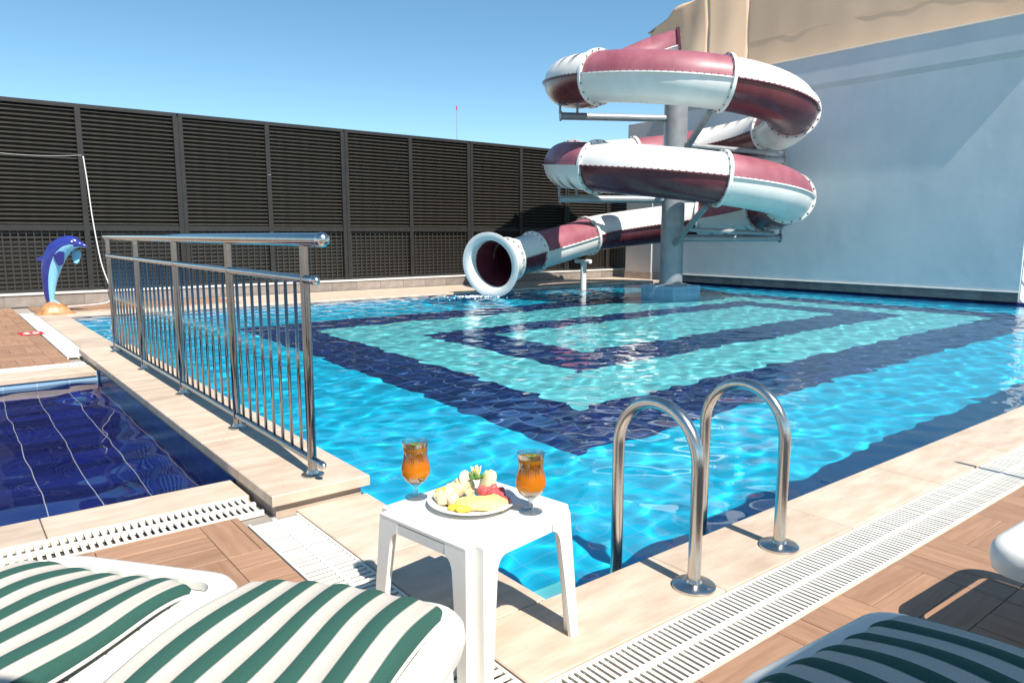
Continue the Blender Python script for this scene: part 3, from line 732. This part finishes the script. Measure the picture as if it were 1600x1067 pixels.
# ---------------------------------------------------------------- white plastic side table
TH = .41
tab = empty('side_table', (1.252, 1.768, 0), R(9)); tag(tab, 'white plastic side table with fruit plate and drinks by the pool corner', 'table')
S_ = .224; nt_ = .035
poly = []
for (cx, cy, order) in ((1, 1, 0), (-1, 1, 1), (-1, -1, 0), (1, -1, 1)):
    a = (cx * S_, cy * (S_ - nt_)); c = (cx * (S_ - nt_), cy * (S_ - nt_)); e = (cx * (S_ - nt_), cy * S_)
    poly += [a, c, e] if order == 0 else [e, c, a]
q = MB(); q.prism(poly, TH - .014, TH); o = q.build('table_top', M['white_plastic'], tab); bv = o.modifiers.new('soft', 'BEVEL'); bv.width = .0035; bv.segments = 3; auto_smooth(o, 40); o.cycles.is_caustics_receiver = True
# each side: apron; each corner: leg made of two tapering flanges and the recessed corner
AP = .045
for k in range(4):
    q = MB(); hw = S_ - nt_ - .085
    q.add([(-hw - .0, -S_ + .001, TH - .0145), (hw, -S_ + .001, TH - .0145), (hw, -S_ + .001, TH - AP), (-hw, -S_ + .001, TH - AP), (-hw, -S_ + .013, TH - .0145), (hw, -S_ + .013, TH - .0145), (hw, -S_ + .013, TH - AP), (-hw, -S_ + .013, TH - AP)],
          [(0, 3, 2, 1), (4, 5, 6, 7), (3, 7, 6, 2), (0, 1, 5, 4)]); q.build('apron', M['white_plastic'], tab, rot=(0, 0, k * math.pi / 2))
leg = MB()
def flange_leg(sw):
    # outline in (u along the side measured from the corner notch inwards, z); splay outwards with depth
    out_u = lambda z: -.004 * (TH - z) / TH
    zs = [TH - .006, TH - AP] + [TH - AP - .05 * (1 - math.cos(a)) for a in np.linspace(.2, math.pi / 2, 6)] + [.2, .0]
    us = [.085, .085] + [.085 - .030 * math.sin(a) for a in np.linspace(.2, math.pi / 2, 6)] + [.047, .036]
    V = []
    for z, u in zip(zs, us):
        sp_ = .022 * (TH - z) / TH
        for uu in (0.0, u):
            for dpt in (0.0, .012):
                x = S_ - nt_ - uu + sp_; y = S_ - .001 - dpt + sp_
                V.append((x, y, z) if not sw else (y, x, z))
    F = []
    for i in range(len(zs) - 1):
        a = i * 4; b2 = a + 4
        F += [(a, a + 2, b2 + 2, b2), (a + 1, b2 + 1, b2 + 3, a + 3), (a + 2, a + 3, b2 + 3, b2 + 2), (a, b2, b2 + 1, a + 1)]
    e = (len(zs) - 1) * 4; F += [(e, e + 2, e + 3, e + 1), (0, 1, 3, 2)]
    leg.add(V, F)
flange_leg(False); flange_leg(True)
# recessed inner corner strip of the leg
V = []
for z in (TH - .006, .2, 0):
    sp_ = .022 * (TH - z) / TH
    c = S_ - nt_ + sp_
    V += [(c, S_ - .002 + sp_, z), (c - .001, c - .001, z), (S_ - .002 + sp_, c, z), (c - .013, S_ - .008 + sp_, z), (c - .013, c - .013, z), (S_ - .008 + sp_, c - .013, z)]
F = []
for i in range(2):
    a = i * 6; b2 = a + 6; F += [(a, a + 1, b2 + 1, b2), (a + 1, a + 2, b2 + 2, b2 + 1), (a + 4, a + 3, b2 + 3, b2 + 4), (a + 5, a + 4, b2 + 4, b2 + 5)]
leg.add(V, F)
lme = leg.me('leg', M['white_plastic'])
for k in range(4): auto_smooth(obj('leg', lme, tab, rot=(0, 0, k * math.pi / 2)), 35)

# ---------------------------------------------------------------- plate, fruit, drinks
PC = np.array([1.262, 1.800]); TZ = TH + .0008
pl_ = MB(); pl_.lathe([(.0, .0), (.085, .0), (.095, .004), (.137, .017), (.140, .020), (.136, .0205), (.094, .008), (.084, .0045), (0, .0045)], 48)
M['china'] = plain('white_china', (.78, .76, .73), (.82, .8, .78), 3, .12)
tag(auto_smooth(pl_.build('plate', M['china'], loc=(*PC, TZ)), 50), 'round white plate of cut fruit on the plastic table', 'plate')
def blob(name, size, mat, loc, rot, label, cat, group=None, seed=0, cut=.0, seg=(10, 14)):
    r_ = np.random.default_rng(seed); nr_, na = seg; V = []; F = []
    for j in range(nr_ + 1):
        th2 = math.pi * j / nr_
        for k in range(na):
            a = 2*math.pi*k/na; d = np.array([math.sin(th2)*math.cos(a), math.sin(th2)*math.sin(a), math.cos(th2)])
            d = np.sign(d) * np.abs(d) ** (1 - cut); rr = 1 + .05 * math.sin(3*a + seed) * math.sin(2*th2) + .03 * r_.standard_normal()
            V.append(tuple(d * rr * np.array(size)))
    for j in range(nr_):
        for k in range(na): F.append((j*na+k, j*na+(k+1) % na, (j+1)*na+(k+1) % na, (j+1)*na+k))
    o = obj(name, mesh(name, V, F, mat, True), None, loc, rot); return tag(o, label, cat, group)
def fmat(name, c1, c2, sc_=40, rough=.35):
    m = plain(name, c1, c2, sc_, rough, bumpy=.15); b = m.node_tree.nodes['Principled BSDF']
    b.inputs['Subsurface Weight'].default_value = .25; b.inputs['Subsurface Radius'].default_value = (.02, .012, .006); b.inputs['Subsurface Scale'].default_value = .3
    return m
M['melon_red'] = fmat('watermelon_flesh', (.55, .06, .07), (.72, .16, .15)); M['cream'] = fmat('melon_flesh', (.74, .58, .30), (.80, .70, .46))
M['pine'] = fmat('pineapple_flesh', (.78, .58, .13), (.82, .68, .30)); M['mango'] = fmat('mango_flesh', (.80, .50, .03), (.82, .62, .08)); M['leaf'] = fmat('mint_leaf', (.06, .20, .02), (.16, .36, .05)); M['apple'] = fmat('pale_apple_flesh', (.76, .66, .36), (.80, .74, .50))
fz = TZ + .006
# local frame on the plate: r = towards picture right, f = away from the camera
rv = np.array([.785, -.62]); fv = np.array([.62, .785])
def at_plate(a, b_, z): p = PC + rv * a + fv * b_; return (p[0], p[1], fz + z)
for k, (a, b_, z, s) in enumerate([(.062, .012, .020, .026), (.080, -.008, .016, .024), (.060, .035, .030, .026), (.086, .022, .018, .022), (.035, .008, .034, .019), (.098, -.028, .015, .020)]):
    blob('watermelon_chunk', (s, s * .8, s * .72), M['melon_red'], at_plate(a, b_, z), (random.uniform(-.5, .5), random.uniform(-.5, .5), random.random() * 3), 'small red watermelon cube tucked under the leaf garnish' if k == 4 else 'red watermelon chunk in the heap beside the apple wedges', 'watermelon', 'watermelon chunks on the plate', k, .62)
for k, (a, b_, z) in enumerate([(-.085, -.02, .018), (-.060, -.028, .020), (-.098, -.005, .018), (-.070, .005, .030), (-.045, .02, .036), (-.03, .045, .046), (-.052, .05, .036)]):
    blob('melon_chunk', (.024, .018, .017), M['cream'], at_plate(a, b_, z), (random.uniform(-.5, .5), random.uniform(-.5, .5), random.random() * 3), 'cream coloured melon chunk on the fruit plate', 'melon', 'melon chunks on the plate', 20 + k, .62)
for k in range(7):
    blob('pineapple_slice', (.036, .0065, .024), M['pine'], at_plate(-.012 + .015 * k, -.056 - .002 * k + .0004 * k * k, .019), (R(-52), R(-8 + 4 * k), R(-38.3 + 14 - 7 * k)), 'thin pineapple slice in a fanned row on the fruit plate', 'pineapple', 'fanned pineapple slices', 40 + k, .3)
for k, (a, b_, z) in enumerate([(-.045, -.075, .012), (-.022, -.083, .011), (-.095, .045, .018), (-.082, .058, .020)]):
    blob('mango_slice', (.026, .011, .010), M['mango'], at_plate(a, b_, z), (0, random.uniform(-.3, .3), R(-38 + 25 * (k % 2))), 'glossy yellow mango slice beside the pineapple fan' if k < 2 else 'glossy yellow mango slice behind the melon chunks', 'mango', 'mango slices on the plate', 60 + k, .2)
for k, (a, b_, sgn) in enumerate([(-.018, .05, -1), (.040, .045, 1), (.052, .055, 1)]):
    blob('apple_wedge', (.012, .030, .042), M['apple'], at_plate(a, b_, .045), (R(10), R(16 * sgn), R(-38.3 + 30 * sgn)), 'pale apple wedge standing upright against the melon chunks' if k == 0 else 'pale apple wedge standing upright beside the watermelon', 'apple', 'apple wedges on the plate', 70 + k, .2)
g_ = empty('leaf_garnish', at_plate(.015, .040, .060)); tag(g_, 'green mint sprig and yellow star garnish topping the fruit', 'garnish')
def leafmesh(l, wd):
    V = []; F = []
    for i in range(7):
        f = i / 6; ww = wd * math.sin(math.pi * min(.97, f * .92 + .04)); zz = .25 * l * f * f
        V += [(f*l, -ww, zz + ww*.35), (f*l, 0, zz), (f*l, ww, zz + ww*.35)]
    for i in range(6): a = i*3; F += [(a, a+3, a+4, a+1), (a+1, a+4, a+5, a+2)]
    return V, F
for k in range(6):
    V, F = leafmesh(.035, .010); o = obj('leaf', mesh('leaf', V, F, M['leaf'], True), g_, (0, 0, 0), (0, R(-12 - 8 * (k % 3)), k * 1.05)); o.modifiers.new('t', 'SOLIDIFY').thickness = .0012
for k in range(9):
    V, F = leafmesh(.040, .006); o = obj('petal', mesh('petal', V, F, M['pine'] if k % 3 else M['apple'], True), g_, (.004, .012, .002), (0, R(-50 - 12 * (k % 3)), k * .7)); o.modifiers.new('t', 'SOLIDIFY').thickness = .0016

m = M['glass'] = bpy.data.materials.new('clear_glass'); m.use_nodes = True; nn = m.node_tree.nodes; nn.remove(nn['Principled BSDF'])
tr_ = N(m, 'ShaderNodeBsdfTransparent'); tr_.inputs[0].default_value = (.80, .83, .84, 1); gl_ = N(m, 'ShaderNodeBsdfGlossy'); gl_.inputs['Roughness'].default_value = .03
lw = N(m, 'ShaderNodeLayerWeight'); lw.inputs[0].default_value = .35; fr_ = N(m, 'ShaderNodeMath'); fr_.operation = 'MULTIPLY_ADD'; fr_.inputs[1].default_value = .75; fr_.inputs[2].default_value = .07; L(m, lw.outputs['Facing'], fr_.inputs[0]); ms = N(m, 'ShaderNodeMixShader'); L(m, fr_.outputs[0], ms.inputs[0]); L(m, tr_.outputs[0], ms.inputs[1]); L(m, gl_.outputs[0], ms.inputs[2]); L(m, ms.outputs[0], nn['Material Output'].inputs['Surface'])
m = M['tea'] = bpy.data.materials.new('amber_drink'); m.use_nodes = True; b = m.node_tree.nodes['Principled BSDF']
b.inputs['Transmission Weight'].default_value = .48; b.inputs['Roughness'].default_value = .02; b.inputs['IOR'].default_value = 1.33
s = N(m, 'ShaderNodeSeparateXYZ'); L(m, coords(m, 'Generated'), s.inputs[0]); r = N(m, 'ShaderNodeValToRGB'); e = r.color_ramp.elements
e[0].position = 0; e[0].color = (.98, .42, .035, 1); e[1].position = 1; e[1].color = (.45, .20, .02, 1); e3 = r.color_ramp.elements.new(.45); e3.color = (.92, .25, .010, 1); e4 = r.color_ramp.elements.new(.8); e4.color = (.70, .20, .010, 1)
nz = N(m, 'ShaderNodeTexNoise'); nz.inputs['Scale'].default_value = 30; L(m, coords(m), nz.inputs['Vector'])
ad = N(m, 'ShaderNodeMath'); ad.operation = 'MULTIPLY_ADD'; ad.inputs[1].default_value = .25; L(m, nz.outputs['Fac'], ad.inputs[0]); sb_ = N(m, 'ShaderNodeMath'); sb_.operation = 'SUBTRACT'; sb_.inputs[1].default_value = .12; L(m, s.outputs[2], sb_.inputs[0]); L(m, sb_.outputs[0], ad.inputs[2])
L(m, ad.outputs[0], r.inputs[0]); L(m, r.outputs[0], b.inputs['Base Color'])
RS = 1.3
outer = [(.036, 0), (.037, .002), (.030, .005), (.010, .010), (.0065, .018), (.0062, .030), (.008, .040), (.016, .048), (.028, .062), (.0345, .080), (.0355, .095), (.0335, .115), (.0300, .135), (.0290, .150), (.0305, .170), (.0330, .186)]
inner = [(.0318, .186), (.0292, .170), (.0277, .150), (.0287, .135), (.0322, .115), (.0342, .095), (.0332, .080), (.0268, .063), (.015, .051), (.0, .046)]
gp = MB(); gp.lathe([(r_ * (RS if z_ > .045 else 1), z_) for r_, z_ in outer + inner], 36); gme = gp.me('bowl', M['glass'], True)
lp = MB(); lp.lathe([(0, .0465), (.0145, .0513), (.0263, .0633), (.0327, .080), (.0337, .095), (.0317, .115), (.0282, .135), (.0272, .150), (.0290, .171), (.0, .171)], 32); lp.V = [(x * RS * 1.062, y * RS * 1.062, z) for x, y, z in lp.V]; lme2 = lp.me('drink', M['tea'], True)
for (x, y, lab) in ((1.156, 1.962, 'stemmed glass of amber iced tea at the table corner towards the railing'), (1.368, 1.640, 'stemmed glass of amber iced tea at the table corner towards the ladder')):
    gl = empty('drink_glass', (x, y, TZ)); tag(gl, lab, 'drink', 'drinks on the side table')
    o = obj('glass_body', gme, gl); auto_smooth(o, 50); o = obj('drink', lme2, gl); auto_smooth(o, 50)
    for k in range(3):
        V, F = leafmesh(.018, .006); o = obj('mint_leaf', mesh('mint_leaf', V, F, M['leaf'], True), gl, (0, 0, .1718), (0, R(-4), k * 2.1)); o.modifiers.new('t', 'SOLIDIFY').thickness = .0008

# ---------------------------------------------------------------- sun loungers and striped cushions
def rrect(hw, l0, l1, r, n=6):
    pts = []
    for cx, cy, a0 in ((l1 - r, hw - r, 0), (l0 + r, hw - r, 90), (l0 + r, -hw + r, 180), (l1 - r, -hw + r, 270)):
        for k in range(n + 1): a = R(a0 + 90 * k / n); pts.append((cx + r * math.cos(a), cy + r * math.sin(a)))
    return pts
def lounger(loc, ang, label, back=35):
    root = empty('sun_lounger', loc, R(ang)); tag(root, label, 'sun lounger', 'white plastic sun loungers')
    q = MB(); n = 28; V = []; F = []
    layers = [(.30, .0, .10), (.33, .004, .10), (.347, .014, .10), (.353, .032, .09)]
    P0 = [rrect(.318 - ins, -1.95 + ins, .0 - ins, rr) for z, ins, rr in layers]; n = len(P0[0])
    for (z, ins, rr), pp_ in zip(layers, P0): V += [(x, y, z) for x, y in pp_]
    low = rrect(.308, -1.94, -.010, .09); V += [(x, y, .262) for x, y in low]
    for j in range(3): F += [(j*n+i, j*n+(i+1) % n, (j+1)*n+(i+1) % n, (j+1)*n+i) for i in range(n)]
    F += [(4*n+i, 4*n+(i+1) % n, (i+1) % n, i) for i in range(n)]
    inn = rrect(.255, -1.87, -.075, .05); V += [(x, y, .350) for x, y in inn]; V += [(x, y, .325) for x, y in inn]
    F += [(3*n+i, 3*n+(i+1) % n, 5*n+(i+1) % n, 5*n+i) for i in range(n)] + [(5*n+i, 5*n+(i+1) % n, 6*n+(i+1) % n, 6*n+i) for i in range(n)]
    q.add(V, F); auto_smooth(q.build('bed_frame', M['white_plastic'], root), 40)
    for k in range(11):
        x = -.10 - k * .10
        q = MB(); q.cbox((x - .097, -.252, .318), (x, .252, .340), .004); q.build('bed_slat', M['white_plastic'], root)
    for x in (-.22, -1.25):
        for s in (-1, 1):
            q = MB(); V = []
            for z, hw, dx in ((.30, .05, 0), (.15, .038, .01 * (1 if x > -1 else -1)), (0, .030, .03 * (1 if x > -1 else -1))):
                yy = s * (.29 + (.3 - z) * .06)
                V += [(x - hw + dx, yy - .022, z), (x + hw + dx, yy - .022, z), (x + hw + dx, yy + .022, z), (x - hw + dx, yy + .022, z)]
            F = [(i*4+k, i*4+(k+1) % 4, i*4+4+(k+1) % 4, i*4+4+k) for i in range(2) for k in range(4)] + [(0, 1, 2, 3), (11, 10, 9, 8)]
            q.add(V, F); q.build('leg', M['white_plastic'], root)
    # hinged backrest
    ca, sa = math.cos(R(back)), math.sin(R(back)); q = MB(); pts = rrect(.25, -.72, .0, .09)
    V = [(-1.2 + x * ca - .0 * sa, y, .345 - x * sa) for x, y in pts] + [(-1.2 + x * ca + .03 * sa, y, .345 - x * sa + .03 * ca) for x, y in pts]; n2 = len(pts)
    F = [tuple(range(n2))[::-1], tuple(range(n2, 2*n2))] + [(i, (i+1) % n2, n2+(i+1) % n2, n2+i) for i in range(n2)]
    q.add(V, F); q.build('backrest', M['white_plastic'], root)
    return root
def cushion(loc, ang, label, width=.55, length=1.15, droop=.035, seed=0, nst=6.0, phase=0.0, bend=0.0):
    r_ = np.random.default_rng(seed); nu, nv = 60, 60; t = .042; V = []; UV = []
    def top(u, v):
        f = u; e = abs(v)                           # u 0..length from the foot end, v -1..1
        puff = .0035 * math.cos(v * nst * math.pi) +   .007 * math.sin(u * 5.1 + seed) * (1 - e * .5) + .006 * math.sin(u * 11 + 3 * v + seed)
        edge = (1 - max(0, (e - .86) / .14) ** 2.2) * (1 - max(0, 1 - u / .05) ** 2 * .7)
        return puff + t * (.25 + .75 * max(edge, 0)) - droop * max(0, 1 - u / .28) ** 2
    for i in range(nu + 1):
        u = length * (i / nu) ** 1.3
        for j in range(nv + 1):
            v = -1 + 2 * j / nv; x = -u; y = v * width / 2 + bend * (u - .5) ** 2 - .004 * math.sin(9 * u + seed)
            cr = max(0, 1 - u / .06); x -= .035 * cr * abs(v) ** 6
            V.append((x, y, .355 + top(u, v))); UV.append((u, (v + 1) / 2 * nst + phase))
    nb = len(V)
    for i in range(nu + 1):
        u = length * (i / nu) ** 1.3
        for j in range(nv + 1):
            v = -1 + 2 * j / nv; b4 = V[i * (nv + 1) + j]; V.append((b4[0], b4[1], .3555 - droop * .9 * max(0, 1 - u / .2) ** 2 * (0 if abs(v) > 2 else 1))); UV.append((u, (v + 1) / 2 * nst + phase))
    W_ = nv + 1; F = []
    for i in range(nu):
        for j in range(nv):
            a = i*W_+j; F.append((a, a+1, a+W_+1, a+W_)); F.append((nb+a+W_, nb+a+W_+1, nb+a+1, nb+a))
        for j in (0, nv): a = i*W_+j; F.append((a, a+W_, nb+a+W_, nb+a))
    for i in (0, nu):
        for j in range(nv): a = i*W_+j; F.append((a, nb+a, nb+a+1, a+1))
    me = mesh('cushion', V, F, M['stripe'], True); uvl = me.uv_layers.new(name='UVMap')
    for lp_ in me.loops: uvl.data[lp_.index].uv = UV[lp_.vertex_index]
    o = obj('cushion', me, None, loc, (0, 0, R(ang))); auto_smooth(o, 60)
    for j in (0, nv):
        q = MB(); q.tube([np.array(V[i*W_ + j]) * .5 + np.array(V[nb + i*W_ + j]) * .5 + (0, .003 * (1 if j else -1), 0) for i in range(0, nu + 1, 2)], .0045, 6); q.build('piping', M['cap_white'], o, True)
    q = MB(); q.tube([np.array(V[j]) * .5 + np.array(V[nb + j]) * .5 + (.003, 0, 0) for j in range(0, nv + 1, 2)], .0045, 6); q.build('piping', M['cap_white'], o, True)
    return tag(o, label, 'cushion', 'striped lounger cushions')
LA = math.degrees(math.atan2(.61, .79))
ax = np.array([math.cos(R(LA)), math.sin(R(LA))]); sdv = np.array([-ax[1], ax[0]])
e2_ = np.array([.745, 1.625]); e1_ = np.array([.335, 2.135])
def lp3(e, fwd, side, z=0): p = e + ax * fwd + sdv * side; return (p[0], p[1], z)
lounger(lp3(e2_, .03, -.02), LA, 'white plastic sun lounger with striped cushion beside the small table')
cushion(lp3(e2_, .02, 0), LA, 'green and cream striped cushion on the lounger beside the small table', seed=1)
lounger(lp3(e1_, .055, -.05), LA, 'white plastic sun lounger with striped cushion nearer the navy pool')
cushion(lp3(e1_, .0, 0), LA - 2, 'sagging green and cream striped cushion on the lounger nearer the navy pool', seed=4, droop=.05, bend=.05)
lounger((1.47, .79, 0), 86, 'shaded sun lounger with striped cushion on the parquet by the ladder')
cushion((1.45, .755, 0), 86, 'mostly shaded green striped cushion on the parquet deck lounger', seed=6, width=.60)
lounger((2.68, .745, 0), 88, 'bare white sun lounger without cushion on the parquet deck')

# parasols out of view, added to cast shade on the loungers
M['canvas'] = plain('cream_canvas', (.5, .45, .36), (.6, .55, .45), 3, .9)
def parasol(x, y, h, rad, label):
    root = empty('parasol', (x, y, 0)); tag(root, label, 'parasol', 'added parasols out of view behind the loungers')
    q = MB(); q.tube([(0, 0, 0), (0, 0, h + .42)], .022, 12); q.build('pole', M['white_plastic'], root)
    q = MB(); q.lathe([(.24, 0), (.24, .05), (.06, .09), (.03, .3)], 24); q.build('stand', M['white_plastic'], root)
    q = MB(); n = 8; V = [(0, 0, h + .38)] + [(rad * math.cos(R(45*k + 22.5)), rad * math.sin(R(45*k + 22.5)), h) for k in range(n)]; q.add(V, [(0, 1+k, 1+(k+1) % n) for k in range(n)])
    o = q.build('canopy', M['canvas'], root); o.modifiers.new('t', 'SOLIDIFY').thickness = .006
    for k in range(n):
        q = MB(); q.tube([(0, 0, h + .36), (rad * .98 * math.cos(R(45*k + 22.5)), rad * .98 * math.sin(R(45*k + 22.5)), h - .02)], .007, 6); q.build('rib', M['white_plastic'], root)
parasol(1.38, -2.35, 2.35, 1.70, 'cream parasol added out of view to shade the parquet deck loungers')
parasol(-.98, -.88, 2.35, 1.45, 'cream parasol added out of view to shade the loungers by the navy pool')

# ---------------------------------------------------------------- small things
q = MB(); pts = [(2.27, 15.20, 2.62), (2.30, 15.19, 2.2), (2.33, 15.16, 1.5), (2.40, 15.1, .7), (2.50, 14.98, .28), (2.52, 14.9, .12), (2.42, 14.8, .03), (2.2, 14.75, .012), (1.75, 14.6, .012)]
PP = np.array(pts); tt = np.linspace(0, len(pts) - 1, 50); C_ = np.stack([np.interp(tt, range(len(pts)), PP[:, c]) for c in range(3)], 1)
for _ in range(4): C_[1:-1] = (C_[:-2] + 2 * C_[1:-1] + C_[2:]) / 4
q.tube(C_, .011, 8); tag(q.build('cable', M['cable'], smooth=True), 'white cable hanging down the dark fence behind the dolphin', 'cable')
for k, (x0, x1, z, sag) in enumerate([(.6, 2.25, 2.64, .05), (5.6, 5.66, 2.46, .0)]):
    q = MB(); q.tube([(x0 + (x1 - x0) * f, FY - .082, z - sag * 4 * f * (1 - f)) for f in np.linspace(0, 1, 16)], .003, 6)
    tag(q.build('wire', M['cable']), ['thin pale wire strung across the fence end bay', 'short pale wire tie on a dark fence post'][k], 'wire')
# floor sticker
M['red'] = base('red_print', (.55, .03, .04), .5); M['white_print'] = base('white_print', (.75, .72, .7), .5)
stk = empty('floor_sticker', (.90, 11.0, .0035), R(3)); tag(stk, 'small red floor sticker with white bar on the terrace tiles', 'sticker')
q = MB(); q.cbox((-.13, -.16, 0), (.13, .16, .002), .0005); q.build('sticker_face', M['red'], stk)
q = MB(); q.prism([(.09 * math.cos(a), .10 * math.sin(a)) for a in np.linspace(0, 2*math.pi, 20, endpoint=False)], .0022, .0032); q.build('pictogram', M['white_print'], stk)
q = MB(); q.box((-.02, -.085, .0034), (.02, .085, .0042)); q.build('bar', M['red'], stk)
# red and white frame past the end of the wall
fr = empty('sign_frame', (16.05, 4.55, 0), R(-20)); tag(fr, 'white folding frame with red panel past the end of the blue wall', 'sign')
for s in (-1, 1):
    q = MB(); q.tube([(s * .28, -.22, 0), (s * .22, 0, 1.9)], .03, 8); q.build('leg', M['cap_white'], fr)
    q = MB(); q.tube([(s * .28, .32, 0), (s * .22, .02, 1.9)], .03, 8); q.build('rear_leg', M['cap_white'], fr)
q = MB(); q.box((-.24, -.115, 1.0), (.24, -.09, 1.35)); q.build('panel', M['red'], fr)
for z in (.4, .75): q = MB(); q.tube([(-.27, -.16, z), (.27, -.16, z)], .02, 8); q.build('rung', M['cap_white'], fr)
# far mast
ma = empty('radio_mast', (42.0, 62.0, 0)); tag(ma, 'thin distant radio mast with red tip above the fence', 'mast')
q = MB(); q.tube([(0, 0, 0), (0, 0, 13.4)], [.07, .03], 8); q.build('pole', M['slide_steel'], ma)
q = MB(); q.tube([(0, 0, 13.4), (0, 0, 13.75)], .07, 8); q.build('tip', M['red'], ma)
# thin pole on the deck, its shadow falls across the coping
q = MB(); q.tube([(0, 0, 0), (0, 0, 2.25)], .016, 10); pp_ = empty('steel_pole', (4.22, -.22, 0)); tag(pp_, 'thin steel pole standing on the parquet deck', 'pole'); q.build('shaft', M['steel'], pp_)
q = MB(); q.lathe([(.09, 0), (.09, .008), (.03, .02), (.02, .05)], 20); q.build('foot_plate', M['steel'], pp_)
